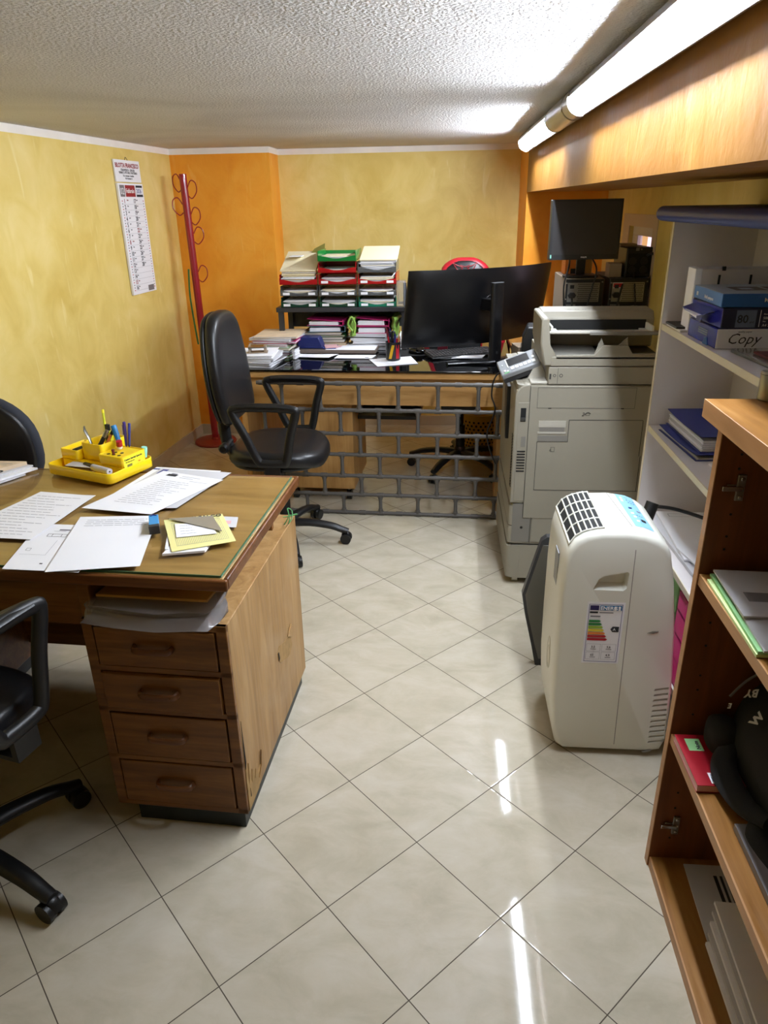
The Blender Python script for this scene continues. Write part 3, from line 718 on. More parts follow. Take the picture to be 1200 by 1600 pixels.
b = MB(); b.tube([ow(*p) for p in ((0.118, 0.10, 0.078), (0.108, 0.10, 0.11), (0.094, 0.10, 0.135), (0.095, 0.10, 0.150))], [0.005, 0.006, 0.006, 0.003], 'steel', 8, ry=[0.002] * 4)
tag(b.build('letter_opener'), 'bent grey metal blade standing in the organiser cup', 'letter opener')
b = MB(); b.cyl(ow(0.12, 0.035, 0.036), ow(0.165, 0.025, 0.036), 0.0085, 'black_plastic', seg=16); b.cyl(ow(0.165, 0.025, 0.036), ow(0.252, 0.010, 0.038), 0.0105, 'paper_grey', seg=18); b.cyl(ow(0.252, 0.010, 0.038), ow(0.2525, 0.0099, 0.038), 0.003, 'ink', seg=8)
for vv in b.bm.verts: vv.co += Vector((0, 0, 0.0)) ; vv.co += (ow(0, 0.02, 0) - ow(0, 0, 0))
tag(b.build('marker'), 'thick marker with grey cap lying in the organiser front tray', 'marker')
b = MB()
for i, mm in enumerate(('paper_cream', 'paper_white', 'card_brown', 'paper_grey')):
    a, c = ow(0.03 + 0.01 * i, 0.045, 0.014 + 0.007 * i), ow(0.16 + 0.01 * i, 0.05, 0.016 + 0.007 * i)
    b.box(-0.06, 0.06, -0.02, 0.02, 0, 0.002, mm, mat=Matrix.Translation((a + c) / 2) @ Matrix.Rotation(orz + R(3 * i), 4, 'Z'))
o = b.build('note_slip'); tag(o, 'paper slips stuffed in the organiser front tray', 'note')
pen('correction_roller', (0.262, 0.174, 0.0405), (0.267, 0.176, 0.078), 0.009, 'mint', 'mint green roller in the organiser far corner', 'eraser', 'mint', 0.5)
# ------------------------------------------------------------------ office chairs (local +Y is forward)
def superel(a, c, n, k=40, cy=0.0):
    out = []
    for i in range(k):
        th = 2 * PI * i / k; x, y = math.cos(th), math.sin(th)
        out.append((a * math.copysign(abs(x) ** (2 / n), x), cy + c * math.copysign(abs(y) ** (2 / n), y)))
    return out
def base_legs(t, angs, rad, zc, m, width=0.026, hub=0.035):
    b = MB(); b.lathe([(hub, zc - 0.03), (hub + 0.004, zc), (hub, zc + 0.05), (0.028, zc + 0.06)], m); b.build('hub', t)
    for a in angs:
        a = R(a); d = Vector((math.cos(a), math.sin(a), 0)); s = Vector((-d.y, d.x, 0))
        P = [d * 0.02 + Vector((0, 0, zc + 0.018)), d * rad * 0.4 + Vector((0, 0, zc + 0.022)), d * rad * 0.75 + Vector((0, 0, zc + 0.008)), d * (rad - 0.02) + Vector((0, 0, zc - 0.012)), d * (rad + 0.012) + Vector((0, 0, zc - 0.022))]
        b = MB(); b.tube(catmull(P, 4), [width * (1.15 - 0.45 * i / 16) for i in range(17)], m, 12, ry=[0.02 - 0.005 * i / 16 for i in range(17)])
        lg = b.build('leg', t)
        b = MB(); c = d * rad
        for sg in (-1, 1):
            b.cyl(c + s * sg * 0.006 + Vector((0, 0, 0.027)), c + s * sg * 0.026 + Vector((0, 0, 0.027)), 0.027, 'black_plastic', seg=20)
        b.tube(catmull([c + d * 0.027 + Vector((0, 0, 0.028)), c + d * 0.016 + Vector((0, 0, 0.052)), c + Vector((0, 0, 0.058)), c - d * 0.02 + Vector((0, 0, 0.048))], 4), 0.014, 'black_plastic', 8, ry=0.004)
        b.cyl(c + Vector((0, 0, 0.03)), c + Vector((0, 0, zc - 0.015)), 0.007, 'steel', seg=10)
        b.build('caster', lg)
def back_outline(w, z0, z1):
    P = [(-w * 0.62, z0), (-w * 0.88, z0 + 0.02), (-w * 0.98, z0 + 0.12), (-w, z0 + 0.22), (-w * 0.93, z0 + 0.32), (-w * 0.78, z1 - 0.07), (-w * 0.55, z1 - 0.018), (-w * 0.2, z1)]
    P = P + [(-x, z) for x, z in P[::-1]]
    return [(p.x, p.y) for p in catmull([(x, z, 0) for x, z in P], 3, closed=True)]
def office_chair(label, loc, rz, leather, arms=True, group=None, angs=(0, 72, 144, 216, 288), seat_z=0.545, knob=True, bw=0.225, bz=(0.665, 1.16), rnd_=False):
    t = thing('office_chair', label, 'chair', loc, rz)
    b = MB()
    out = [(x * (1.0 - 0.07 * (0.5 - y)), y) for x, y in superel(0.245, 0.235, 3.0)]
    def ps(u, v, w):
        front = max(0, (v - 0.1) / 0.14)
        return Vector((u, v, seat_z - 0.075 + w - 0.030 * front * front - 0.006 * math.cos(u * 9)))
    b.cushion(out, ps, 0.075, leather, 0.12); b.build('seat', t, angle=70)
    b = MB(); b.cushion([(x * 0.93, y * 0.93) for x, y in out], lambda u, v, w: Vector((u, v, seat_z - 0.092 + w)), 0.03, 'black_plastic'); b.build('seat_shell', t, angle=60)
    def pb(u, v, w):
        lean = (v - 0.66) * 0.10 + 0.05 * max(0, (v - 0.9)) 
        return Vector((u, -0.215 - lean + w - 0.35 * u * u * -1 * 0.6 - 0.02 * math.cos((v - 0.85) * 6), v))
    bo = superel(bw, (bz[1] - bz[0]) / 2, 2.3, 40, (bz[0] + bz[1]) / 2) if rnd_ else back_outline(bw, *bz); bm_ = (bz[0] + bz[1]) / 2
    b = MB(); b.cushion(bo, lambda u, v, w: pb(u, v, w + 0.0), 0.062, leather, 0.1); b.build('backrest', t, angle=70)
    b = MB(); b.cushion([(u * 0.97, bm_ + (v - bm_) * 0.97) for u, v in bo], lambda u, v, w: pb(u, v, -0.022 + w), 0.03, 'black_plastic', 0.0); b.build('back_shell', t, angle=60)
    b = MB(); b.tube(catmull([(0, -0.02, seat_z - 0.09), (0, -0.19, seat_z - 0.095), (0, -0.265, seat_z - 0.03), (0, -0.275, 0.68), (0, -0.265, 0.80)], 5), 0.030, 'black_plastic', 10, ry=0.016, up=(1, 0, 0)); b.build('back_support', t)
    if knob:
        b = MB(); b.cyl((0.02, -0.24, seat_z + 0.0), (0.10, -0.24, seat_z - 0.005), 0.012, 'black_plastic'); b.lathe([(0.018, 0), (0.024, 0.008), (0.024, 0.045), (0.016, 0.052)], 'black_plastic', seg=12)
        b.bm.verts.ensure_lookup_table()
        for vv in list(b.bm.verts)[-48:]: vv.co = Vector((0.10 + vv.co.z, -0.24 + vv.co.x, seat_z - 0.005 + vv.co.y))
        b.build('adjustment_knob', t)
    b = MB(); b.box(-0.09, 0.09, -0.11, 0.09, seat_z - 0.135, seat_z - 0.09, 'black_plastic'); b.build('mechanism', t, bevel=0.01)
    b = MB(); b.tube(catmull([(0.08, 0.03, seat_z - 0.115), (0.16, 0.035, seat_z - 0.12), (0.21, 0.04, seat_z - 0.135)], 4), 0.006, 'black_plastic', 8); b.build('lever', t)
    b = MB(); b.cyl((0, 0, 0.10), (0, 0, 0.30), 0.028, 'black_plastic'); b.cyl((0, 0, 0.30), (0, 0, seat_z - 0.12), 0.017, 'black_gloss'); b.build('gas_column', t)
    base_legs(t, angs, 0.31, 0.085, 'black_plastic')
    if arms:
        for s in (-1, 1):
            x = 0.285 * s
            b = MB()
            P = [(x, -0.115, 0.775), (x, -0.06, 0.782), (x, 0.06, 0.782), (x, 0.145, 0.775), (x, 0.158, 0.755), (x, 0.13, 0.66), (x, 0.105, 0.545), (x, 0.085, 0.522), (x, 0.0, 0.520), (x, -0.03, 0.535), (x, -0.075, 0.64), (x, -0.13, 0.755)]
            b.tube(catmull(P, 4, closed=True), 0.020, 'black_plastic', 12, closed=True, ry=0.016, up=(1, 0, 0))
            b.tube([(x - 0.004 * s, -0.10, 0.786), (x - 0.004 * s, -0.05, 0.790), (x - 0.004 * s, 0.07, 0.790), (x - 0.004 * s, 0.135, 0.784)], [0.020, 0.026, 0.026, 0.020], 'black_plastic', 12, ry=[0.009] * 4)
            b.box(min(0.12 * s, x), max(0.12 * s, x), 0.0, 0.06, seat_z - 0.10, seat_z - 0.088, 'black_plastic')
            b.box(x - 0.008, x + 0.008, 0.0, 0.07, seat_z - 0.10, 0.53, 'black_plastic')
            b.build('armrest', t, angle=50)
    return t
chA = office_chair('black leatherette office chair facing the pipe lattice, between both desks', (-0.805, 3.32, 0), R(-92), 'black_leather', angs=(90, 162, 234, 306, 22))
chC = office_chair('black office chair tucked under the wooden desk, cut by the frame edge', (-1.235, 1.27, 0), R(-14), 'black_leather', angs=(67, 139, 211, 283, -6))
chB = office_chair('dark slate chair back rising behind the far edge of wooden desk', (-1.745, 2.60, 0), R(2), 'slate_fabric', arms=False, knob=False, bw=0.265, bz=(0.60, 1.02), rnd_=True)

# ------------------------------------------------------------------ coat rack
t = thing('coat_rack', 'tall red metal coat rack standing in the orange corner', 'coat rack', (-1.69, 4.98, 0), 0)
b = MB(); b.lathe([(0.15, 0.0), (0.152, 0.008), (0.145, 0.016), (0.03, 0.024), (0.026, 0.04)], 'red_base', seg=40); b.build('base', t)
b = MB(); b.cyl((0, 0, 0.03), (-0.02, 0.0, 1.80), 0.024, 'red_metal', seg=24); b.build('pole', t)
for z, a in ((1.74, 160), (1.70, -10), (1.54, -5), (1.60, 200), (1.42, 20), (1.18, 0), (1.45, 100)):
    d = Vector((math.cos(R(a)), math.sin(R(a)), 0)); px = -0.02 * z / 1.8
    b = MB(); o_ = Vector((px, 0, z)); P = [o_ + d * 0.024 + Vector((0, 0, -0.03)), o_ + d * 0.05 + Vector((0, 0, -0.045)), o_ + d * 0.085 + Vector((0, 0, -0.005)), o_ + d * 0.082 + Vector((0, 0, 0.045)), o_ + d * 0.05 + Vector((0, 0, 0.06)), o_ + d * 0.024 + Vector((0, 0, 0.02))]
    b.tube(catmull(P, 5), 0.0036, 'red_metal', 8); b.build('hook', t)
b = MB(); b.tube(catmull([(-1.735, 4.955, 1.22), (-1.745, 4.95, 1.05), (-1.738, 4.955, 0.85), (-1.73, 4.96, 0.72)], 6), [0.012] * 19, 'card_green', 8, ry=[0.006] * 19)
tag(b.build('umbrella'), 'slim green folded umbrella hanging behind the red rack pole', 'umbrella')

# ------------------------------------------------------------------ calendar on the left wall
wd_ = Vector((0.066, 1, 0)).normalized(); up_ = Vector((0, 0, 1))
c0 = Vector((xl(4.39) + 0.004, 4.39, 0)); CW, C0, C1 = 0.36, 1.115, 1.862
def squeeze(b):
    for v in b.bm.verts:
        d = (v.co - c0).dot(wd_); v.co -= wd_ * d * 0.12
t = thing('wall_calendar', 'tall narrow wall calendar showing February on the yellow wall', 'calendar', (c0.x, c0.y + 0.18, C0))
nrm = wd_.cross(up_)   # out of the wall (towards +x)
def cp(u, v, h=0.0): return c0 + wd_ * u + up_ * v + nrm * h
def slab(b, u0, u1, v0, v1, h0, h1, m):
    P = [cp(u, v, h) for h in (h0, h1) for v in (v0, v1) for u in (u0, u1)]; V = [b.v(p) for p in P]; k = b.mi(m)
    for f in ((0, 2, 3, 1), (4, 5, 7, 6), (0, 1, 5, 4), (2, 6, 7, 3), (0, 4, 6, 2), (1, 3, 7, 5)): b.face([V[i] for i in f], k)
b = MB(); slab(b, 0, CW, 1.745, C1, 0, 0.008, 'paper_white')
f0 = cp(0, 0, 0.0084)
b.text('BILOTTA FRANCESCO', 0.033, f0 + wd_ * 0.012 + up_ * 1.822, wd_, up_, 'ink_red', bold=0.0008)
for i, s_ in enumerate(('FERRAMENTA - EDILIZIA', 'VERNICI E PITTURE E MATERIALI', 'Tel. e consegne a domicilio', 'Via Provinciale 11')):
    b.text(s_, 0.018 if i < 2 else 0.014, f0 + wd_ * (CW / 2) + up_ * (1.803 - 0.0145 * i), wd_, up_, 'ink', align='CENTER')
squeeze(b); b.build('header_card', t, world=True)
b = MB(); slab(b, 0, CW, C0, 1.738, 0, 0.012, 'paper_white'); f1 = cp(0, 0, 0.0124)
b.patch(f1, wd_, up_, 0.095, 0.235, 1.665, 1.728, 'ink_red'); b.patch(f1, wd_, up_, 0.02, 0.085, 1.665, 1.728, 'card_grey'); b.patch(f1, wd_, up_, 0.25, 0.345, 1.665, 1.728, 'ink')
b.text('Febbraio', 0.034, f1 + wd_ * 0.102 + up_ * 1.686 + nrm * 0.0006, wd_, up_, 'ink_white', bold=0.0005)
b.text('02', 0.05, f1 + wd_ * 0.026 + up_ * 1.678 + nrm * 0.0006, wd_, up_, 'paper_white'); b.patch(f1, wd_, up_, 0.252, 0.342, 1.678, 1.716, 'paper_white', 0.0008)
b.text('2026', 0.036, f1 + wd_ * 0.254 + up_ * 1.685 + nrm * 0.001, wd_, up_, 'ink_blue')
dn_ = ['dom', 'lun', 'mar', 'mer', 'gio', 'ven', 'sab']
for d in range(1, 29):
    c = 0 if d <= 16 else 1; r = (d - 1) % 16; z = 1.630 - r * 0.0325; red = (d - 1) % 7 == 0
    b.text(str(d), 0.034, f1 + wd_ * (0.055 + c * 0.135) + up_ * z, wd_, up_, 'ink_red' if red else 'ink', bold=0.0006)
    b.text(dn_[(d - 1) % 7], 0.013, f1 + wd_ * (0.095 + c * 0.135) + up_ * (z + 0.013), wd_, up_, 'ink_red' if red else 'ink')
for r in range(16):
    z = 1.624 - r * 0.0325; b.patch(f1, wd_, up_, 0.05, 0.32, z, z + 0.0009, 'ink_faint')
for c in (0.025, 0.330):
    for r in range(34):
        z = 1.645 - r * 0.0152; b.patch(f1, wd_, up_, c, c + 0.012, z - 0.006, z, 'pen_red' if r % 3 == 0 else 'ink_faint')
b.patch(f1, wd_, up_, 0.235, 0.325, 1.122, 1.155, 'card_grey')
squeeze(b); b.build('month_sheet', t, world=True)
b = MB(); b.tube(catmull([cp(0.16, 1.862, 0.006), cp(0.18, 1.878, 0.004), cp(0.20, 1.862, 0.006)], 5), 0.0015, 'dark_grey_plastic', 6); squeeze(b); b.build('hanging_loop', t, world=True)

# ------------------------------------------------------------------ rear desk
RZ = R(-2.5); RD = Vector((-1.16, 3.765, 0)); RT = 0.797
rd = thing('rear_desk', 'light wood desk with black glass top, behind the pipe lattice', 'desk', RD, RZ)
def rw(x, y, z=0): return RD + Matrix.Rotation(RZ, 3, 'Z') @ Vector((x, y, z))
b = MB(); b.box(0, 1.50, 0.012, 0.84, 0.752, 0.786, 'wood_beech'); b.build('desktop', rd, bevel=0.002)
b = MB(); b.box(0.0, 1.50, 0.0, 0.85, 0.786, RT, 'black_glass'); b.build('glass_top', rd, bevel=0.002)['label'] = 'black glass top'
b = MB(); b.box(0.05, 1.45, 0.05, 0.07, 0.60, 0.752, 'wood_beech'); b.build('modesty_panel', rd)
b = MB(); b.box(0.03, 0.06, 0.05, 0.80, 0.0, 0.752, 'wood_beech_side'); b.build('side_panel', rd)
b = MB(); b.box(1.44, 1.47, 0.05, 0.80, 0.0, 0.752, 'wood_beech_side'); b.build('side_panel', rd)
t = thing('drawer_cabinet', 'beech drawer cabinet on casters under the rear desk', 'cabinet', rw(0.44, 0.29), RZ)
b = MB(); b.box(-0.20, 0.20, -0.16, 0.30, 0.075, 0.575, 'wood_beech_side'); b.build('body', t, bevel=0.003)
b = MB(); b.box(-0.205, 0.205, -0.165, 0.305, 0.575, 0.592, 'wood_beech'); b.build('top', t, bevel=0.002)
for k_ in range(3):
    b = MB(); b.box(-0.19, 0.19, 0.30, 0.318, 0.09 + k_ * 0.16, 0.24 + k_ * 0.16, 'wood_beech'); b.build('drawer', t)
for x, y in ((-0.16, -0.12), (0.16, -0.12), (-0.16, 0.26), (0.16, 0.26)):
    b = MB(); b.cyl((x - 0.014, y, 0.03), (x + 0.014, y, 0.03), 0.03, 'black_plastic'); b.cyl((x, y, 0.03), (x, y, 0.077), 0.01, 'steel', seg=10); b.build('caster', t)
# black tray shelf hung below the desktop
t = thing('keyboard_tray', 'dark pull-out shelf hanging below the rear desktop', 'tray', rw(0.80, 0.45, 0.45), RZ)
b = MB(); b.box(-0.20, 0.20, -0.15, 0.2, 0.0, 0.02, 'black_plastic'); b.box(-0.2, 0.2, 0.18, 0.2, 0.02, 0.13, 'black_plastic'); b.build('shelf', t)
for x in (-0.19, 0.19):
    b = MB(); b.box(x - 0.008, x + 0.008, 0.0, 0.1, 0.02, 0.302, 'black_plastic'); b.build('bracket', t)

# ------------------------------------------------------------------ pipe lattice in front of the rear desk (brick pattern)
t = thing('pipe_lattice', 'grey pipe lattice in a brick pattern fronting the rear desk', 'lattice', (-1.0, 3.70, 0), R(-2.6))
def lw(x): return x
zs = [0.742, 0.600, 0.470, 0.352, 0.230, 0.120, 0.012]
PR = 0.0105; XE = 1.275; PT = 0.2075
for i, z in enumerate(zs):
    x1 = XE if i > 0 else XE + 0.05
    b = MB(); b.cyl((0.0, 0, z), (x1, 0, z), PR, 'pipe_grey', seg=12)
    k_ = 0
    x = XE
    for s in range(14):
        xx = XE - s * PT / 2
        if xx > 0.02: b.cyl((xx - 0.018, 0, z), (xx + 0.018, 0, z), PR + 0.0028, 'pipe_grey', seg=12)
    b.build('rail', t)
for r in range(6):
    off = PT / 2 if r % 2 == 0 else 0.0
    x = XE - off; z1, z0 = zs[r], zs[r + 1]
    while x > 0.0:
        b = MB(); b.cyl((x, 0, z0), (x, 0, z1), PR - 0.0005, 'pipe_grey', seg=12)
        b.cyl((x, 0, z0 + 0.006), (x, 0, z0 + 0.024), PR + 0.0025, 'pipe_grey', seg=12); b.cyl((x, 0, z1 - 0.024), (x, 0, z1 - 0.006), PR + 0.0025, 'pipe_grey', seg=12)
        b.build('upright', t); x -= PT

# ------------------------------------------------------------------ gaming chair behind the rear desk
t = thing('gaming_chair', 'black and red gaming chair behind the big curved monitor', 'chair', (0.10, 4.45, 0), R(178))
b = MB(); b.cushion(superel(0.26, 0.25, 3.2), lambda u, v, w: Vector((u, v, 0.46 + w + 0.03 * abs(u) * 4)), 0.085, 'black_leather', 0.1); b.build('seat', t, angle=70)
for s in (-1, 1):
    b = MB(); b.tube(catmull([(s * 0.25, -0.2, 0.50), (s * 0.265, 0, 0.52), (s * 0.24, 0.2, 0.51)], 5), 0.03, 'card_red', 10); b.build('seat_bolster', t)
def go(w, z0, z1):
    P = [(-w * 0.9, z0), (-w, z0 + 0.2), (-w * 0.85, z0 + 0.4), (-w * 0.58, z1 - 0.16), (-w * 0.54, z1 - 0.06), (-w * 0.28, z1 - 0.008), (0, z1)]
    P = P + [(-x, z) for x, z in P[-2::-1]]
    return [(p.x, p.y) for p in catmull([(x, z, 0) for x, z in P], 3, closed=True)]
pg = lambda u, v, w: Vector((u, -0.27 - (v - 0.55) * 0.13 + w, v))
b = MB(); b.cushion(go(0.27, 0.55, 1.285), lambda u, v, w: pg(u, v, w), 0.09, 'card_red', 0.0); b.build('backrest', t, angle=70)['label'] = 'red outer shell of the backrest'
b = MB(); b.cushion([(u * 0.86, 0.92 + (v - 0.92) * 0.955) for u, v in go(0.27, 0.55, 1.285)], lambda u, v, w: pg(u, v, 0.05 + w), 0.05, 'black_leather', 0.1); b.build('back_pad', t, angle=70)
b = MB()
for s in (-1, 1):
    P = [pg(s * x, z, 0.106) for x, z in ((0.012, 1.232), (0.045, 1.242), (0.075, 1.257), (0.062, 1.238), (0.05, 1.220), (0.02, 1.213))]
    b.tube(P, 0.0022, 'card_red', 6, closed=True)
P = [pg(x, z, 0.106) for x, z in ((-0.02, 1.215), (0.02, 1.215), (0.028, 1.245), (0, 1.234), (-0.028, 1.245))]; b.tube(P, 0.0022, 'card_red', 6, closed=True)
b.build('emblem', t)['label'] = 'red horned emblem on the head of the backrest'
b = MB(); b.box(-0.12, 0.12, -0.12, 0.12, 0.42, 0.46, 'black_plastic'); b.cyl((0, 0, 0.10), (0, 0, 0.30), 0.03, 'black_plastic'); b.cyl((0, 0, 0.30), (0, 0, 0.43), 0.02, 'black_gloss'); b.build('gas_column', t, bevel=0.004)
base_legs(t, [62 + 72 * i for i in range(5)], 0.32, 0.10, 'black_plastic', 0.028)
for s in (-1, 1):
    b = MB(); b.tube([(s * 0.33, 0, 0.47), (s * 0.33, 0, 0.66)], 0.018, 'black_plastic', 10, ry=0.03); b.box(s * 0.33 - 0.045, s * 0.33 + 0.045, -0.12, 0.13, 0.66, 0.685, 'black_plastic'); b.box(min(0, s * 0.33), max(0, s * 0.33), -0.02, 0.02, 0.45, 0.47, 'black_plastic'); b.build('armrest', t, bevel=0.008)
# yellow basket on the floor
t = thing('waste_basket', 'yellow perforated plastic basket under the rear desk', 'basket', (0.24, 4.78, 0.0), 0)
b = MB()
N = 30; rows = [(0.0, 0.10), (0.03, 0.104), (0.28, 0.135), (0.30, 0.14), (0.30, 0.134), (0.28, 0.130), (0.03, 0.099), (0.006, 0.095)]
b.lathe([(r, z) for z, r in rows], 'basket_yellow', seg=36, c1=True)
for j in range(9):
    for i in range(26):
        a = 2 * PI * (i + 0.5 * (j % 2)) / 26; z = 0.05 + j * 0.025; r = 0.1046 + (z - 0.03) / 0.25 * 0.031
        d = Vector((math.cos(a), math.sin(a), 0)); s = Vector((-d.y, d.x, 0)); c = d * r + Vector((0, 0, z))
        b.poly([c + s * 0.008 * math.cos(q) + Vector((0, 0, 0.008 * math.sin(q))) for q in (2 * PI * e / 6 for e in range(6))], 'dark_slot')
b.build('bucket', t, angle=50)
# ------------------------------------------------------------------ things on the rear desk
def slabp(name, x0, x1, y0, y1, z0, z1, m, rz, label, cat, spine=None, group=None, edge=None, inner=None):
    """a flat folder / magazine / wad of paper: rounded cover and paper edges inside"""
    t = MB(); c = ((x0 + x1) / 2, (y0 + y1) / 2, 0)
    if inner and z1 - z0 > 0.006:
        th = 0.0015
        t.box(x0, x1, y0, y1, z0, z0 + th, m, rz, c); t.box(x0, x1, y0, y1, z1 - th, z1, m, rz, c)
        n = max(2, int((z1 - z0 - 2 * th) / 0.003)); q = random.Random(int(x0 * 1000) + int(z0 * 1000))
        for i in range(n):
            a, e = z0 + th + (z1 - z0 - 2 * th) * i / n, z0 + th + (z1 - z0 - 2 * th) * (i + 0.9) / n
            dx, dy = q.uniform(0.001, 0.006), q.uniform(0.001, 0.006)
            t.box(x0 + dx, x1 - q.uniform(0.001, 0.008), y0 + dy, y1 - 0.004, a, e, inner if i % 2 else 'paper_grey', rz, c)
        if spine: t.box(x0, x0 + 0.002, y0, y1, z0, z1, m, rz, c)
    else:
        t.box(x0, x1, y0, y1, z0, z1, m, rz, c)
    return tag(t.build(name, bevel=0.0008 if z1 - z0 > 0.004 else 0, seg=1), label, cat, group)
Z = RT + 0.001
# left front: loose wads with a hole punch on top
zz = Z
for i, (h, m, inn, lb, dx, rz) in enumerate((
    (0.012, 'paper_grey', 'paper_white', 'lowest wad of white forms at the front left of the black glass', 0.0, 3),
    (0.010, 'card_grey', 'paper_white', 'grey-covered wad, second from the glass in the front left pile', 0.008, -3),
    (0.014, 'paper_white', 'paper_white', 'thick white wad in the middle of the front left pile', -0.004, 5),
    (0.010, 'paper_grey', 'paper_grey', 'dog-eared forms just under the top wad of the front left pile', 0.006, 8),
    (0.014, 'paper_white', 'paper_white', 'top wad of the front left pile, with the hole punch on it', -0.012, 12))):
    slabp('paper_stack', -1.13 + dx, -0.925 + dx, 3.80, 4.05, zz, zz + h, m, R(-8 + rz), lb, 'papers', inner=inn); zz += h + 0.0008
t = thing('hole_punch', 'beige metal hole punch on the front left paper pile', 'hole punch', (-1.03, 3.90, zz), R(10))
b = MB(); b.box(-0.055, 0.055, -0.03, 0.03, 0, 0.006, 'pc_beige'); b.build('base', t, bevel=0.002)
b = MB(); b.prism([(-0.03, 0.006), (0.03, 0.006), (0.028, 0.02), (0.01, 0.042), (-0.01, 0.042), (-0.028, 0.03)], 'x', -0.048, -0.036, 'pc_beige'); b.prism([(-0.03, 0.006), (0.03, 0.006), (0.028, 0.02), (0.01, 0.042), (-0.01, 0.042), (-0.028, 0.03)], 'x', 0.036, 0.048, 'pc_beige'); b.build('bracket', t)
b = MB(); b.prism([(-0.035, 0.034), (0.02, 0.040), (0.03, 0.03), (0.026, 0.026), (0.016, 0.034), (-0.035, 0.028)], 'x', -0.05, 0.05, 'steel'); b.build('lever', t, bevel=0.001)
# magazine pile behind it
zz = Z
cols = [('card_olive', 'paper_green', 0.016, 'bottom green-edged folder of the tall magazine pile'), ('card_maroon', 'paper_white', 0.012, 'dark red folder low in the tall magazine pile'), ('black_plastic', 'paper_white', 0.014, 'black binder low in the tall magazine pile'),
        ('paper_cream', 'paper_cream', 0.012, 'cream booklet under the pink-edged ones in the tall magazine pile'), ('paper_green', 'paper_white', 0.010, 'pale green booklet in the middle of the tall magazine pile'), ('paper_pink', 'paper_white', 0.013, 'pinkish booklet in the middle of the tall magazine pile'),
        ('card_magenta', 'paper_white', 0.012, 'magenta-spined booklet near the top of the tall magazine pile'), ('paper_grey', 'paper_white', 0.014, 'thick grey booklet second from top of the tall magazine pile'), ('news_print', 'paper_white', 0.010, 'peach-coloured magazine topping the tall pile')]
for i, (m, inn, h, lb) in enumerate(cols):
    q = rnd.uniform(-0.012, 0.012)
    slabp('magazine', -1.10 + q, -0.865 + q + (0.02 if i > 5 else 0), 4.075, 4.36, zz, zz + h, m, R(-6 + rnd.uniform(-6, 6)), lb, 'magazine', inner=inn); zz += h + 0.0007
slabp('ring_binder', -0.862, -0.838, 4.02, 4.10, Z, Z + 0.062, 'dark_grey_plastic', R(-10), 'small black binder end on the glass next to the tall pile', 'binder', inner='paper_white')
# drawing board with sheets, navy box, loose papers
b = MB(); b.box(-0.86, -0.40, 4.155, 4.42, Z + 0.008, Z + 0.028, 'board_brown', R(-2)); tag(b.build('drawing_board', bevel=0.002), 'flat brown board carrying a white sheet on the black glass', 'board')
for i, x in enumerate((-0.84, -0.44)):
    b = MB(); b.box(x, x + 0.02, 4.18, 4.40, Z, Z + 0.008, 'dark_slot'); tag(b.build('board_foot'), 'black rubber strip beneath the brown board, ' + ('left end' if i == 0 else 'right end'), 'strip')
sheet('paper', [(-0.70, 4.16), (-0.41, 4.15), (-0.40, 4.40), (-0.66, 4.41)], Z + 0.0288, 'paper_white', 'large white plan lying on the brown board', th=0.001, lift=0.001, marks=[(0.12, 0.24, 0.3, 0.5, 'paper_pink'), (0.3, 0.6, 0.5, 0.504, 'ink_faint'), (0.3, 0.7, 0.6, 0.604, 'ink_faint')])
b = MB(); b.prism([(0, 0), (0.145, 0), (0.142, 0.012), (0.128, 0.05), (0.118, 0.062), (0.006, 0.062), (0, 0.055)], 'y', 0, 0.09, 'card_navy')
b.box(0.0, 0.15, -0.004, 0.0, 0.0, 0.010, 'card_navy')
o = b.build('card_case', bevel=0.003); o.location = (-0.79, 4.24, Z + 0.0305); o.rotation_euler = (0, 0, R(-2)); tag(o, 'navy blue plastic case on the brown board', 'case')
b = MB(); b.box(-0.03, 0.045, -0.05, 0.05, 0, 0.006, 'card_blue'); b.box(-0.025, 0.05, -0.055, 0.045, 0.006, 0.009, 'paper_pink', R(14)); o = b.build('notepad'); o.location = (-0.675, 4.23, Z + 0.0301); tag(o, 'small blue and pink pads against the navy case', 'notepad')
sheet('paper', [(-0.86, 4.07), (-0.66, 4.03), (-0.62, 4.14), (-0.86, 4.15)], Z + 0.001, 'paper_white', 'crumpled white leaflet in front of the brown board left part', th=0.002, lift=0.010)
sheet('paper', [(-0.63, 4.04), (-0.42, 4.04), (-0.40, 4.135), (-0.62, 4.14)], Z + 0.001, 'paper_white', 'long white envelope in front of the brown board', th=0.0015, lift=0.003, marks=[(0.8, 0.9, 0.2, 0.3, 'ink')])
sheet('paper', [(-0.365, 3.83), (-0.15, 3.905), (-0.20, 4.11), (-0.43, 4.02)], Z, 'paper_white', 'white sheet under the pen pot', th=0.001, lift=0.002, marks=lines(0.1, 0.6, 0.2, 0.6, 4, 'ink_faint', 0.006, 0.3, 9))
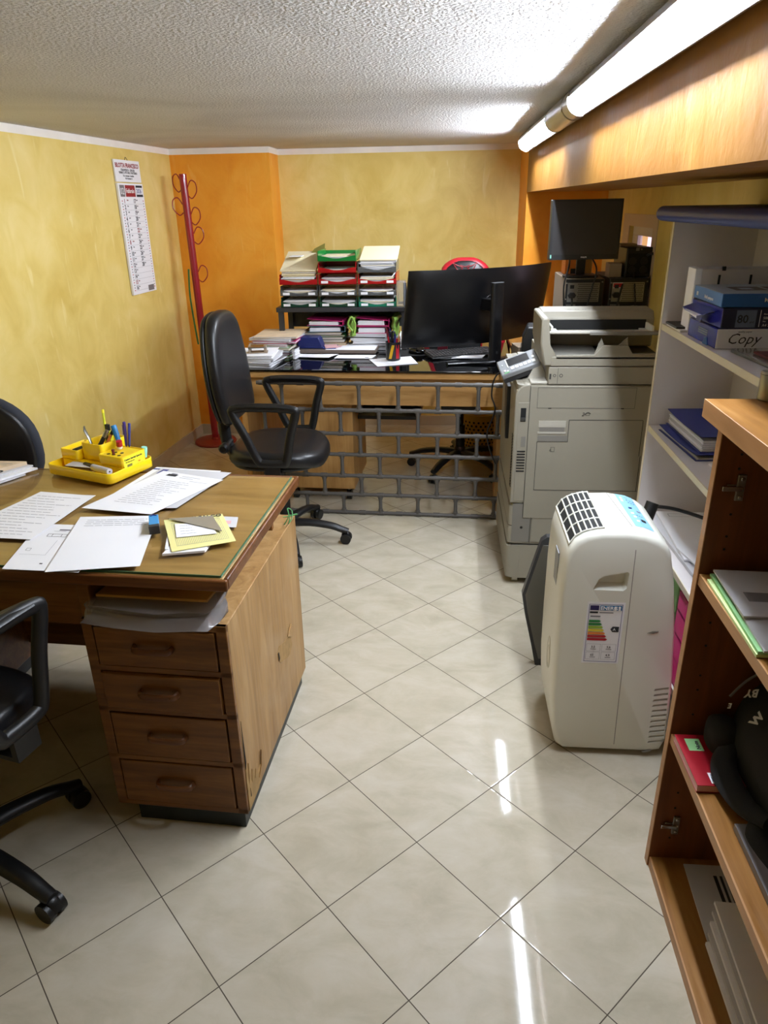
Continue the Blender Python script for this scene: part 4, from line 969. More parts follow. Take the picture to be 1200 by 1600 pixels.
# pen pot
t = thing('pen_pot', 'black round pen pot with a yellow motif, full of pens', 'pen pot', (-0.292, 4.00, Z + 0.0035))
b = MB(); b.lathe([(0.036, 0), (0.040, 0.004), (0.042, 0.095), (0.043, 0.10), (0.039, 0.10), (0.038, 0.01), (0.01, 0.008)], 'black_plastic', seg=32); b.build('cup', t, angle=50)
b = MB(); P = [(-0.9, 0.01), (-0.5, 0.012), (-0.28, 0.085), (-0.62, 0.085)]
def onc(a, z, r): return Vector((r * math.sin(a), -r * math.cos(a), z))
for (a0, a1, a2, a3, mm) in ((-0.55, -0.15, 0.25, -0.10, 'basket_yellow'), (0.45, 0.95, 0.95, 0.45, 'card_red')):
    b.rings([[onc(a0 + (a3 - a0) * s / 6, 0.012 + 0.075 * s / 6, 0.0425) for s in range(7)], [onc(a1 + (a2 - a1) * s / 6, 0.012 + 0.075 * s / 6, 0.0425) for s in range(7)]], mm, False, False, closed=False)
b.build('motif', t)['label'] = 'yellow and red painted motif'
def stick(name, a, c, r, m, label, cat, cap=None):
    a, c = Vector(a), Vector(c); d = c - a; b = MB(); b.cyl(a, a + d * 0.7, r, m, seg=10); b.cyl(a + d * 0.7, c, r * 1.1, cap or m, r * 0.9, seg=10); return tag(b.build(name), label, cat)
PX, PY, PZ = -0.292, 4.0, Z + 0.016
stick('pen', (PX - 0.01, PY, PZ), (PX - 0.036, PY - 0.01, PZ + 0.165), 0.005, 'card_red', 'red pen standing in the black pot', 'pen', 'card_maroon')
stick('pencil', (PX + 0.02, PY, PZ), (PX + 0.036, PY, PZ + 0.15), 0.0035, 'kraft', 'wooden pencil standing in the black pot', 'pencil')
stick('pen', (PX - 0.005, PY + 0.01, PZ), (PX - 0.018, PY + 0.01, PZ + 0.155), 0.0045, 'paper_white', 'white pen standing in the black pot', 'pen', 'card_navy')
stick('marker', (PX + 0.005, PY - 0.01, PZ), (PX + 0.012, PY - 0.012, PZ + 0.13), 0.007, 'card_navy', 'dark blue marker standing in the black pot', 'marker')
b = MB(); b.box(-0.018, 0.018, -0.008, 0.008, 0, 0.09, 'card_red'); o = b.build('sticky_marker_pack', bevel=0.002); o.location = (PX + 0.018, PY + 0.012, PZ + 0.012); tag(o, 'bright red plastic pack in the black pot', 'pack')
b = MB()
for s in (-1, 1):
    b.tube(catmull([(0, 0, 0), (s * 0.004, 0, 0.07), (s * 0.016, 0, 0.10), (s * 0.018, 0, 0.125), (s * 0.004, 0, 0.13), (s * 0.002, 0, 0.105), (s * 0.004, 0, 0.075)], 5), 0.005, 'black_plastic', 8)
o = b.build('scissors'); o.location = (PX, PY + 0.004, PZ + 0.01); o.rotation_euler = (0, R(-4), 0); tag(o, 'scissors with black handles up in the pen pot', 'scissors')

# ---- black riser shelf with letter trays
SX0, SX1, SY0, SY1, SZ = -1.00, -0.222, 4.28, 4.58, 1.050
t = thing('desk_shelf', 'dark metal shelf on the rear desk carrying three tray towers', 'shelf', ((SX0 + SX1) / 2, 4.43, RT))
b = MB(); b.box(SX0, SX1, SY0, SY1, SZ - 0.026, SZ, 'dark_grey_plastic'); b.build('board', t, bevel=0.002, world=True)
for x in (SX0 + 0.01, SX1 - 0.04):
    for y in (SY0 + 0.005, SY1 - 0.03):
        b = MB(); b.box(x, x + 0.03, y, y + 0.025, RT, SZ - 0.026, 'dark_grey_plastic'); b.build('leg', t, world=True)
b = MB(); b.box(SX0 + 0.04, SX1 - 0.04, SY1 - 0.008, SY1 - 0.004, RT + 0.10, SZ - 0.026, 'dark_grey_plastic'); b.build('back_rail', t, world=True)
b = MB(); b.box(SX1 - 0.03, SX1 - 0.012, SY0 + 0.04, SY0 + 0.06, SZ + 0.0, SZ + 0.13, 'dark_grey_plastic'); tag(b.build('bookend'), 'dark upright post at the right end of the metal shelf', 'bookend')
TW, TH, TDp = 0.222, 0.0635, 0.27
def tray_parts(m):
    w, h, d = TW - 0.004, 0.056, TDp
    b = MB()
    b.box(-w / 2, w / 2, 0, d, 0, 0.003, m); b.box(-w / 2, -w / 2 + 0.003, 0.004, d, 0.0, h, m); b.box(w / 2 - 0.003, w / 2, 0.004, d, 0.0, h, m); b.box(-w / 2, w / 2, d - 0.003, d, 0, h * 0.8, m)
    P = [(-w / 2, 0.0), (w / 2, 0.0), (w / 2, 0.030)] + [(w / 2 - w * i / 12, 0.030 - 0.016 * math.sin(PI * i / 12) ** 2) for i in range(1, 12)] + [(-w / 2, 0.030)]
    b.prism(P, 'y', 0.0, 0.003, m)
    for s in (-1, 1): b.prism([(0.0, 0.0), (0.0, 0.030), (0.03, h), (0.05, h), (0.05, 0.0)], 'x', s * w / 2 - 0.0015, s * w / 2 + 0.0015, m)
    return b
names = {0: 'left', 1: 'middle', 2: 'right'}; lvl = ['bottom', 'second', 'third', 'fourth', 'fifth']
tcol = [['tray_dark_green', 'tray_smoke', 'tray_red'], ['tray_dark_green', 'tray_smoke', 'tray_red', 'tray_red', 'tray_green'], ['tray_teal', 'tray_smoke', 'tray_red', 'tray_smoke']]
cn = {'tray_dark_green': 'dark green', 'tray_smoke': 'clear grey', 'tray_red': 'red', 'tray_green': 'bright green', 'tray_teal': 'teal green'}
for c in range(3):
    cx_ = SX0 + 0.03 + TW / 2 + c * (TW + 0.007)
    for r, m in enumerate(tcol[c]):
        z = SZ + 0.001 + r * (TH)
        lab = '%s letter tray, %s from below in the %s tower on the metal shelf' % (cn[m], lvl[r], names[c])
        if r == 0: lab = '%s letter tray at the bottom of the %s tower on the metal shelf' % (cn[m], names[c])
        t = thing('letter_tray', lab, 'tray', (cx_, SY0 + 0.006, z), R(rnd.uniform(-1, 1)), 'letter trays on the metal shelf')
        tray_parts(m).build('tray', t)
        if not (r >= 2 and c != 1 and r != 2) and not (c == 0 and r == 2) and r < 3:
            for s in (-1, 1):
                if c == 1 and r == 2 and s == 1: continue
                b = MB(); b.box(s * 0.075 - 0.02, s * 0.075 + 0.02, -0.0015, -0.0002, 0.006, 0.02, 'paper_white'); b.build('label_tag', t)
        # papers inside
        b = MB(); q = random.Random(c * 10 + r); full = 0.026 + q.uniform(0, 0.012); n = 8
        if c == 1 and r >= 3: full = 0.014 if r == 3 else 0.022
        last = (c == 0 and r == 2) or (c == 2 and r == 3)
        if last: full = 0.055; n = 14
        for i in range(n):
            z0 = 0.004 + full * i / n; j1, j2 = q.uniform(-0.006, 0.006), q.uniform(-0.006, 0.010)
            mat = Matrix.Translation((cx_ + j1, SY0 + 0.14 + j2, z + z0)) @ Matrix.Rotation(R(q.uniform(-2.5, 2.5)), 4, 'Z')
            b.box(-0.097, 0.097, -0.122, 0.118, 0, full / n * 0.85, q.choice(['paper_white', 'paper_white', 'paper_grey', 'paper_cream']), mat=mat)
        o = b.build('paper_stack', smooth=False)
        tag(o, 'paper wad in the %s tray, %s of the %s tower' % (cn[m], 'lowest' if r == 0 else lvl[r] + ' from below', names[c]), 'papers', 'paper wads in the letter trays')
# folders leaning on top of the left and right towers
for nm, xa, xb, z0, z1, y0, y1, m, lb in (
    ('folder', -0.965, -0.755, SZ + 0.20, SZ + 0.285, 4.30, 4.57, 'paper_cream', 'cream folder sloping up on the left tray tower'),
    ('folder', -0.50, -0.285, SZ + 0.255, SZ + 0.31, 4.30, 4.56, 'paper_cream', 'cream folder on top of the right tray tower')):
    b = MB()
    b.prism([(y0, z0), (y1, z1), (y1, z1 + 0.010), (y0, z0 + 0.006)], 'x', xa, xb, m)
    b.prism([(y0 + 0.02, z0 - 0.012), (y1, z1 - 0.03), (y1, z1 - 0.003), (y0 + 0.02, z0 + 0.001)], 'x', xa + 0.005, xb - 0.006, 'paper_white')
    tag(b.build(nm), lb, 'folder')
b = MB(); b.prism([(-0.86, SZ + 0.24), (-0.74, SZ + 0.235), (-0.735, SZ + 0.34), (-0.80, SZ + 0.31)], 'y', 4.545, 4.55, 'card_olive'); tag(b.build('folder'), 'olive card leaning behind the bright green tray', 'folder')
b = MB(); b.box(-0.93, -0.86, 4.42, 4.54, SZ + 0.272, SZ + 0.276, 'paper_white', mat=Matrix.Identity(4)); o = b.build('envelope'); tag(o, 'small white envelope on the cream folder of the left tower', 'envelope')
b = MB(); b.box(-0.292, -0.240, 4.30, 4.40, SZ + 0.001, SZ + 0.14, 'clear_plastic'); tag(b.build('plastic_box', bevel=0.006), 'clear plastic box beside the right tray tower', 'box')
# folders and binders under the shelf
zz = Z; q = random.Random(11)
L1 = [('card_grey', 0.030, 'thick grey file at the bottom of the left pile under the metal shelf'), ('kraft', 0.014, 'tan folder low in the left pile under the metal shelf'), ('card_grey', 0.018, 'grey folder under the olive one below the metal shelf'), ('card_olive', 0.014, 'olive folder in the left pile under the metal shelf'), ('card_green', 0.010, 'green folder in the left pile under the metal shelf'), ('card_brown', 0.016, 'brown folder right below the teal binder')]
for m, h, lb in L1:
    d = q.uniform(-0.012, 0.012); slabp('folder', -0.845 + d, -0.605 + d, 4.30, 4.55, zz, zz + h, m, R(q.uniform(-5, 5)), lb, 'folder', inner='paper_cream'); zz += h + 0.0008
def binder(x0, x1, y0, y1, z, h, m, rz, tilt, label, grp=None):
    t = thing('ring_binder', label, 'binder', ((x0 + x1) / 2, (y0 + y1) / 2, z), rz); w, d = (x1 - x0) / 2, (y1 - y0) / 2
    b = MB(); b.box(-w, w, -d, d, 0, 0.003, m, mat=Matrix.Identity(4)); b.box(-w, w, -d, d, h - 0.003, h, m, mat=Matrix.Rotation(tilt, 4, 'Y')); b.box(w - 0.003, w, -d, d, 0, h, m); b.build('cover', t, bevel=0.0008, seg=1)
    b = MB()
    for i in range(6): b.box(-w + 0.012 + 0.002 * (i % 3), w - 0.03, -d + 0.006, d - 0.006, 0.004 + i * (h - 0.014) / 6, 0.004 + (i + 0.8) * (h - 0.014) / 6, 'paper_white')
    b.build('pages', t)
    b = MB(); b.cyl((w + 0.0002, -d + 0.05, h / 2), (w + 0.002, -d + 0.05, h / 2), 0.009, 'steel', seg=14); b.build('finger_ring', t)
    return t
binder(-0.83, -0.605, 4.30, 4.54, zz, 0.036, 'card_teal', R(3), 0, 'teal ring binder in the left pile under the metal shelf'); zz += 0.037
binder(-0.82, -0.60, 4.30, 4.54, zz, 0.034, 'card_magenta', R(-4), R(4), 'magenta ring binder topping the left pile under the metal shelf')
zz = Z
L2 = [('card_grey', 0.026, 'grey file at the bottom of the right pile under the metal shelf'), ('black_plastic', 0.012, 'black tray of papers in the right pile under the metal shelf'), ('paper_white', 0.018, 'white wad in the right pile under the metal shelf'), ('paper_grey', 0.014, 'grey wad in the right pile under the metal shelf'), ('black_plastic', 0.005, 'thin black divider in the right pile under the metal shelf'), ('paper_white', 0.018, 'white wad right below the green bag')]
for m, h, lb in L2:
    d = q.uniform(-0.012, 0.012); slabp('paper_stack', -0.575 + d, -0.345 + d, 4.30, 4.54, zz, zz + h, m, R(q.uniform(-4, 4)), lb, 'papers', inner='paper_white'); zz += h + 0.0008
slabp('paper_stack', -0.335, -0.27, 4.30, 4.50, Z, Z + 0.08, 'paper_white', R(3), 'narrow white wad at the right foot of the metal shelf', 'papers', inner='paper_white')
binder(-0.53, -0.33, 4.30, 4.52, zz, 0.042, 'card_magenta', R(-2), 0, 'lower magenta binder sticking out of the green bag'); binder(-0.53, -0.33, 4.30, 4.52, zz + 0.044, 0.040, 'card_magenta', R(-3), R(5), 'upper magenta binder sticking out of the green bag')
b = MB(); q = random.Random(5)
for (x0, x1, seed) in ((-0.575, -0.535, 1), (-0.325, -0.285, 2)):
    q = random.Random(seed); rs = []
    for i in range(9):
        z = zz - 0.012 + i * 0.108 / 8; w = 0.020 + 0.006 * math.sin(i * 1.7 + seed); c = Vector(((x0 + x1) / 2 + 0.006 * math.sin(i * 1.1), 4.40, z))
        rs.append([c + Vector((w * math.cos(a) * (1 + 0.25 * math.sin(5 * a + i)), 0.12 * math.sin(a) * (1 + 0.06 * math.sin(7 * a + i)), 0)) for a in (2 * PI * j / 28 for j in range(28))])
    b.rings(rs, 'bag_green')
b.tube(catmull([(-0.55, 4.275, zz + 0.02), (-0.575, 4.27, zz + 0.06), (-0.555, 4.275, zz + 0.10), (-0.535, 4.28, zz + 0.06), (-0.54, 4.275, zz + 0.01)], 6), 0.006, 'bag_green', 8)
b.rings([[Vector((x, y, zz + 0.092 + 0.008 * math.sin(x * 60) + 0.004 * math.sin(y * 80))) for x in (-0.55, -0.50, -0.46, -0.42, -0.38, -0.34, -0.30)] for y in (4.40, 4.45, 4.50)], 'bag_green', False, False, closed=False)
tag(b.build('plastic_bag', angle=70), 'lime green plastic bag around the magenta binders', 'bag')

# ---- curved monitor seen from behind
PL, PRt = Vector((-0.194, 3.87, 0)), Vector((0.592, 4.367, 0))
mid = (PL + PRt) / 2; ax = (PRt - PL).normalized(); nb = Vector((ax.y, -ax.x, 0))     # towards the viewer
t = thing('curved_monitor', 'wide curved black monitor seen from behind on the rear desk', 'monitor', (mid.x, mid.y, RT))
HW = (PRt - PL).length / 2; SAG = 0.114; MZ0, MZ1 = 0.873, 1.280
def cm(s, z, h): # s in -1..1
    return mid + ax * (HW * s) + nb * (SAG * (1 - s * s) - 0.01 + h + 0.09 * (z - MZ1) / (MZ1 - MZ0)) + Vector((0, 0, z + 0.2 * h))
b = MB(); N = 24
rim = [(MZ0, 0.0), (MZ0, 0.012), (MZ0 + 0.03, 0.022), (MZ0 + 0.10, 0.030), (MZ1 - 0.10, 0.030), (MZ1 - 0.03, 0.020), (MZ1, 0.011), (MZ1, 0.0)]
b.rings([[cm(-1 + 2 * i / N, z, h * (0.45 if i in (0, N) else 1)) for z, h in rim] for i in range(N + 1)], 'screen_back'); b.build('screen', t, world=True, angle=50)
b = MB(); b.rings([[cm(-0.985 + 1.97 * i / N, z, -0.0008) for z in (MZ0 + 0.012, MZ1 - 0.008)] for i in range(N + 1)], 'black_gloss', False, False, closed=False); b.build('display', t, world=True)
sp = Vector((0.262, 3.925, 0))
b = MB()
f_ = lambda x, y, z: sp + ax * x + nb * y + Vector((0, 0, z))
oval = [(0.037 * math.copysign(abs(math.cos(a)) ** 0.6, math.cos(a)), 0.018 * math.copysign(abs(math.sin(a)) ** 0.8, math.sin(a))) for a in (2 * PI * i / 24 for i in range(24))]
b.rings([[f_(x, y, z) for x, y in oval] for z in (RT + 0.012, 1.212)], 'screen_back'); b.rings([[f_(x * 1.03, y * 1.03, z) for x, y in oval] for z in (1.212, 1.216)], 'dark_grey_plastic')
b.cyl(f_(0, 0.017, RT + 0.06), f_(0, 0.0195, RT + 0.06), 0.008, 'dark_slot', seg=14)
b.build('stand_column', t, world=True, angle=50)
b = MB(); b.rings([[f_(x, y, z) for x, z in ((-0.028, 1.07), (0.028, 1.07), (0.028, 1.13), (-0.028, 1.13))] for y in (-0.012, -0.115)], 'screen_back'); b.build('mount', t, bevel=0.004, world=True)
b = MB()
for s in (-1, 1):
    P = [f_(0.0, 0.0, RT + 0.014), f_(s * 0.10, -0.05, RT + 0.010), f_(s * 0.24, -0.10, RT + 0.008)]
    b.tube(catmull(P, 5), [0.035] * 6 + [0.026] * 5, 'screen_back', 10, ry=[0.0085] * 11)
b.build('stand_foot', t, world=True)
b = MB(); P = [cm(-0.10, 1.125, 0.0312), cm(-0.06, 1.137, 0.0315), cm(0.02, 1.138, 0.0315)]; b.tube(catmull(P, 5), 0.0012, 'card_grey', 6); b.build('cable_slot', t, world=True)

# keyboard, mouse, mat and odds
kb = thing('keyboard', 'black computer keyboard under the curved monitor', 'keyboard', (0.085, 4.14, Z), R(22))
b = MB(); b.prism([(-0.07, 0.004), (0.07, 0.008), (0.07, 0.024), (-0.07, 0.012)], 'x', -0.20, 0.20, 'black_plastic'); b.build('base', kb, bevel=0.003)
b = MB(); sl = (0.024 - 0.012) / 0.14
for r in range(6):
    y = -0.058 + r * 0.0205 + (0.004 if r == 5 else 0); x = -0.192
    while x < 0.185:
        w = 0.0165 if not (r == 0 and -0.12 < x < -0.02) else 0.10
        z = 0.012 + (y + 0.07) * sl; b.box(x, min(x + w, 0.192), y, y + 0.016, z, z + 0.006, 'dark_grey_plastic'); x += w + 0.0022
b.build('keys', kb, bevel=0.001, seg=1)
b = MB(); b.cushion(superel(0.031, 0.055, 2.4, 28), lambda u, v, w: Vector((u, v, w * (1 - 0.25 * (v / 0.055) ** 2))), 0.032, 'black_gloss', 0.6)
o = b.build('mouse', angle=60); o.location = (-0.165, 4.18, Z + 0.0035); o.rotation_euler = (0, 0, R(60)); tag(o, 'glossy black mouse beside the pen pot', 'mouse')
b = MB(); b.box(-0.14, 0.14, -0.10, 0.10, 0, 0.003, 'black_fabric'); o = b.build('mouse_mat'); o.location = (-0.155, 4.22, Z); o.rotation_euler = (0, 0, R(4)); tag(o, 'black mat beneath the mouse', 'mouse mat')
b = MB(); b.tube(catmull([(-0.12, 4.16, Z + 0.008), (-0.08, 4.13, Z + 0.01), (-0.09, 4.08, Z + 0.004), (-0.06, 4.03, Z + 0.004), (0.0, 4.02, Z + 0.004), (0.1, 4.045, Z + 0.004), (0.17, 4.03, Z + 0.004)], 6), 0.0025, 'black_plastic', 6); tag(b.build('cable'), 'thin black cable lying before the keyboard', 'cable')
sheet('paper', [(0.03, 4.00), (0.20, 4.02), (0.22, 4.09), (0.09, 4.06)], Z + 0.006, 'paper_white', 'folded white note leaning at the keyboard front', th=0.004, lift=0.006)
b = MB(); b.box(-0.03, 0.03, -0.02, 0.02, 0, 0.04, 'card_maroon'); o = b.build('small_box', bevel=0.002); o.location = (-0.02, 4.30, Z); tag(o, 'small dark red box behind the keyboard', 'box')
b = MB(); b.box(-0.03, 0.03, -0.05, 0.05, 0, 0.075, 'kraft'); b.box(-0.038, -0.03, -0.05, 0.05, 0, 0.06, 'card_red'); o = b.build('carton', bevel=0.001); o.location = (0.24, 4.40, Z); tag(o, 'small brown carton with red side right of the monitor stand', 'box')
b = MB(); b.box(-0.06, 0.06, -0.06, 0.06, 0, 0.004, 'paper_white'); b.box(-0.05, 0.06, -0.02, 0.03, 0.004, 0.012, 'card_blue'); o = b.build('notebook'); o.location = (0.25, 4.41, Z + 0.0765); tag(o, 'blue notebook and white sheet resting on the small carton', 'notebook')
# ------------------------------------------------------------------ photocopier
CX0, CX1, CY0, CY1 = 0.29, 0.845, 2.91, 3.58
cp_ = thing('photocopier', 'large beige-grey office photocopier with document feeder and tilted control panel', 'photocopier', (0.57, 3.25, 0))
X_, Z_ = (1, 0, 0), (0, 0, 1)
def bd(b, name, **kw): return b.build(name, cp_, world=True, **kw)
# main body: plan with a rounded front-near corner
def plan(x0, x1, y0, y1, r, n=6):
    return [(x0 + r - r * math.cos(R(90 * i / n)), y0 + r - r * math.sin(R(90 * i / n))) for i in range(n + 1)] + [(x1, y0), (x1, y1), (x0, y1)]
b = MB(); b.rings([[(x, y, z) for x, y in plan(CX0 + 0.004, CX1, CY0, CY1, 0.028)] for z in (0.205, 0.915)], 'copier_beige')
bd(b, 'body', angle=45)
b = MB(); b.rings([[(x, y, z) for x, y in plan(CX0, CX1 - 0.01, CY0 - 0.004, CY1, 0.03)] for z in (0.035, 0.198)], 'copier_beige')
b.box(CX0 + 0.01, CX1 - 0.02, CY0 + 0.01, CY1 - 0.01, 0.198, 0.206, 'copier_dark')
bd(b, 'lower_cabinet', angle=45)
# front cover with its big rounded shoulder
b = MB(); prof = [(CX0, 0.40)] + [(CX0 + 0.055 - 0.055 * math.cos(R(a)), 0.865 + 0.055 * math.sin(R(a))) for a in range(0, 91, 15)] + [(CX0 + 0.06, 0.92), (CX0 + 0.06, 0.40)]
prof = [(x - 0.004, z) for x, z in prof]
b.prism(prof, 'y', CY0 - 0.003, CY1, 'copier_beige'); bd(b, 'front_cover', bevel=0.006)
b = MB()
for z0, z1 in ((0.21, 0.29), (0.295, 0.385)):
    b = MB(); b.rings([[(x, y, z) for x, y in plan(CX0 - 0.006, CX0 + 0.06, CY0 - 0.003, CY1 - 0.02, 0.02)] for z in (z0, z1)], 'copier_beige'); dr = bd(b, 'paper_drawer', angle=45)
for z0, z1 in ((0.04, 0.195),):
    b = MB(); b.rings([[(x, y, z) for x, y in plan(CX0 - 0.008, CX0 + 0.05, CY0 - 0.005, CY1 - 0.02, 0.02)] for z in (z0, z1)], 'copier_beige'); bd(b, 'paper_drawer', angle=45)
# near side (towards the viewer): door seams, handles, marks
o_ = Vector((0, CY0 - 0.0002, 0))
b = MB(); b.box(0.345, 0.84, CY0 - 0.006, CY0, 0.33, 0.912, 'copier_beige'); bd(b, 'side_door', bevel=0.002)
b = MB()
w = 0.0022; oo = Vector((0, CY0 - 0.006, 0))
def L(x0, x1, z0, z1): b.patch(oo, X_, Z_, x0, x1, z0, z1, 'copier_dark', 0.0006)
b.frame(oo, X_, Z_, 0.374, 0.764, 0.822, 0.908, w * 0.6, 'copier_dark', 0.0006)
L(0.383, 0.815, 0.462, 0.4645); L(0.383, 0.3852, 0.462, 0.678); L(0.508, 0.803, 0.772, 0.7745); L(0.507, 0.5095, 0.68, 0.772); L(0.803, 0.8055, 0.62, 0.772); L(0.809, 0.8115, 0.462, 0.62)
L(0.383, 0.508, 0.678, 0.6795)
for x in (0.42, 0.71): b.patch(oo, X_, Z_, x, x + 0.012, 0.820, 0.824, 'dark_slot', 0.0008)
# wrench and paper pictograms
b.text('2', 0.022, oo + Vector((0.555, -0.0008, 0.79)), X_, Z_, 'copier_dark', shear=0.3); b.frame(oo, X_, Z_, 0.572, 0.588, 0.792, 0.802, 0.0015, 'copier_dark', 0.0008); b.tube(catmull([oo + Vector((0.567, -0.001, 0.795)), oo + Vector((0.58, -0.001, 0.806)), oo + Vector((0.592, -0.001, 0.800))], 4), 0.0012, 'copier_dark', 5)
b.frame(oo, X_, Z_, 0.442, 0.458, 0.636, 0.656, 0.0014, 'copier_dark', 0.0008); b.text('A', 0.014, oo + Vector((0.436, -0.001, 0.638)), X_, Z_, 'copier_dark')
bd(b, 'door_seams')
# recessed grips
b = MB(); b.box(0.386, 0.496, CY0 - 0.0075, CY0 - 0.003, 0.742, 0.769, 'copier_light'); b.box(0.390, 0.492, CY0 - 0.0068, CY0 - 0.006, 0.722, 0.742, 'copier_grey'); b.box(0.384, 0.498, CY0 - 0.0082, CY0 - 0.003, 0.714, 0.722, 'copier_light')
b.box(0.385, 0.506, CY0 - 0.0068, CY0 - 0.006, 0.681, 0.704, 'copier_grey'); b.box(0.385, 0.506, CY0 - 0.0066, CY0 - 0.006, 0.700, 0.7045, 'copier_dark'); bd(b, 'grip', bevel=0.0015)
b = MB(); b.box(0.300, 0.345, CY0 - 0.0045, CY0, 0.41, 0.845, 'copier_beige'); bd(b, 'switch_panel', bevel=0.002)
b = MB(); b.box(0.310, 0.332, CY0 - 0.0065, CY0 - 0.002, 0.765, 0.822, 'dark_slot'); b.box(0.311, 0.331, CY0 - 0.0085, CY0 - 0.003, 0.768, 0.782, 'copier_dark'); bd(b, 'power_switch', bevel=0.001)
b = MB(); b.box(0.318, 0.336, CY0 - 0.0052, CY0 - 0.002, 0.655, 0.70, 'copier_grey'); 
for i in range(8): b.box(0.304, 0.338, CY0 - 0.0056, CY0 - 0.003, 0.545 + i * 0.0125, 0.5505 + i * 0.0125, 'dark_slot')
bd(b, 'side_vent')
b = MB()
for i in range(19):
    z = 0.47 + i * 0.0125
    b.box(CX0 - 0.0055, CX0 + 0.001, CY0 + 0.006, CY0 + 0.045, z, z + 0.006, 'dark_slot')
bd(b, 'front_vent')
b = MB(); b.box(CX0 + 0.01, 0.378, CY0 - 0.004, CY0, 0.215, 0.395, 'copier_grey'); b.cyl((0.342, CY0 - 0.005, 0.285), (0.342, CY0 - 0.003, 0.285), 0.006, 'dark_slot', seg=14); bd(b, 'service_cover', bevel=0.002)
b = MB(); b.box(0.386, 0.55, CY0 - 0.004, CY0, 0.215, 0.405, 'copier_beige'); b.box(0.41, 0.50, CY0 - 0.0048, CY0 - 0.003, 0.33, 0.36, 'copier_grey'); bd(b, 'cassette_end', bevel=0.002)
b = MB()
for i in range(19):
    z = 0.43 + i * 0.0125
    b.box(0.2875, 0.303, CY0 + 0.0012, CY0 + 0.022, z, z + 0.006, 'dark_slot')
bd(b, 'corner_vent')
b = MB()
for (x0, x1, z0, z1) in ((0.3435, 0.3455, 0.335, 0.915), (0.30, 0.84, 0.2015, 0.2045), (0.3795, 0.3815, 0.21, 0.335), (0.30, 0.345, 0.398, 0.401), (0.60, 0.602, 0.21, 0.33), (0.55, 0.84, 0.327, 0.3295)): b.patch((0, CY0 - 0.0065, 0), X_, Z_, x0, x1, z0, z1, 'copier_dark')
bd(b, 'panel_gap')
# dark gripping flap visible on the front edge
b = MB(); b.prism([(CY0 + 0.22, 0.86), (CY0 + 0.35, 0.86), (CY0 + 0.30, 0.70), (CY0 + 0.22, 0.62)], 'x', CX0 - 0.02, CX0 - 0.002, 'black_plastic'); bd(b, 'output_flap', bevel=0.003)
# scanner deck
b = MB(); b.box(0.412, 0.845, CY0, CY1 - 0.02, 0.918, 0.990, 'copier_beige'); b.box(0.345, 0.412, CY0 + 0.01, CY1 - 0.02, 0.916, 0.928, 'copier_light'); bd(b, 'scanner_unit', bevel=0.004)
b = MB(); o2 = Vector((0, CY0, 0)); b.patch(o2, X_, Z_, 0.448, 0.4495, 0.922, 0.986, 'copier_dark', 0.0006)
b.box(0.416, 0.423, CY0 - 0.001, CY0, 0.94, 0.962, 'copier_dark'); bd(b, 'deck_marks')
for x, r in ((0.436, 0.006), (0.462, 0.007), (0.826, 0.006)):
    b = MB(); b.cyl((x, CY0 - 0.001, 0.955), (x, CY0, 0.955), r, 'copier_dark', seg=16); b.cyl((x, CY0 - 0.0015, 0.955), (x, CY0, 0.955), r * 0.65, 'copier_beige', seg=16); bd(b, 'screw_cap')
# document feeder / lid
lidp = [(0.392, 0.992), (0.845, 0.992), (0.845, 1.060), (0.70, 1.058), (0.68, 1.085), (0.655, 1.055), (0.56, 1.052), (0.545, 1.045), (0.53, 1.018), (0.455, 1.018), (0.425, 1.062), (0.405, 1.10), (0.392, 1.10)]
b = MB(); b.box(0.418, 0.845, CY0 - 0.002, CY1 - 0.06, 0.993, 1.030, 'copier_beige'); b.prism([(0.436, 1.02), (0.845, 1.02), (0.845, 1.044), (0.732, 1.042), (0.712, 1.074), (0.615, 1.074), (0.585, 1.038), (0.436, 1.036)], 'y', CY0 - 0.002, CY0 + 0.010, 'copier_beige'); bd(b, 'lid', bevel=0.002)
b = MB(); b.prism([(CY0 + 0.010, 1.034), (CY0 + 0.15, 1.050), (CY0 + 0.15, 1.045), (CY0 + 0.010, 1.029)], 'x', 0.436, 0.60, 'copier_grey'); bd(b, 'sloped_bed')
b = MB(); b.prism([(0.392, 0.992), (0.432, 0.992), (0.437, 1.035), (0.412, 1.075), (0.40, 1.18), (0.372, 1.18), (0.372, 1.08)], 'y', CY0 + 0.0, CY0 + 0.30, 'copier_beige'); bd(b, 'feeder_side', bevel=0.007)
b = MB(); b.prism([(0.672, 1.07), (0.708, 1.104), (0.712, 1.07)], 'y', CY0 + 0.004, CY0 + 0.012, 'copier_beige'); b.prism([(0.585, 1.04), (0.608, 1.100), (0.622, 1.07)], 'y', CY0 + 0.004, CY0 + 0.012, 'copier_beige'); bd(b, 'lid_fin')
b = MB(); b.box(0.43, 0.835, CY0 + 0.03, CY0 + 0.30, 1.030, 1.036, 'copier_dark'); b.tube(catmull([(0.60, CY0 + 0.03, 1.05), (0.612, CY0 + 0.035, 1.085), (0.622, CY0 + 0.03, 1.05)], 5), 0.004, 'copier_light', 8); bd(b, 'output_bed')
b = MB(); b.prism([(CY0 + 0.165, 1.155), (CY0 + 0.19, 1.182), (CY0 + 0.30, 1.186), (CY0 + 0.36, 1.165), (CY0 + 0.36, 1.04), (CY0 + 0.165, 1.04)], 'x', 0.392, 0.845, 'copier_beige'); bd(b, 'feeder_cover', bevel=0.006)
b = MB(); b.box(0.425, 0.81, CY0 + 0.158, CY0 + 0.1652, 1.112, 1.150, 'dark_slot'); bd(b, 'feed_slot')
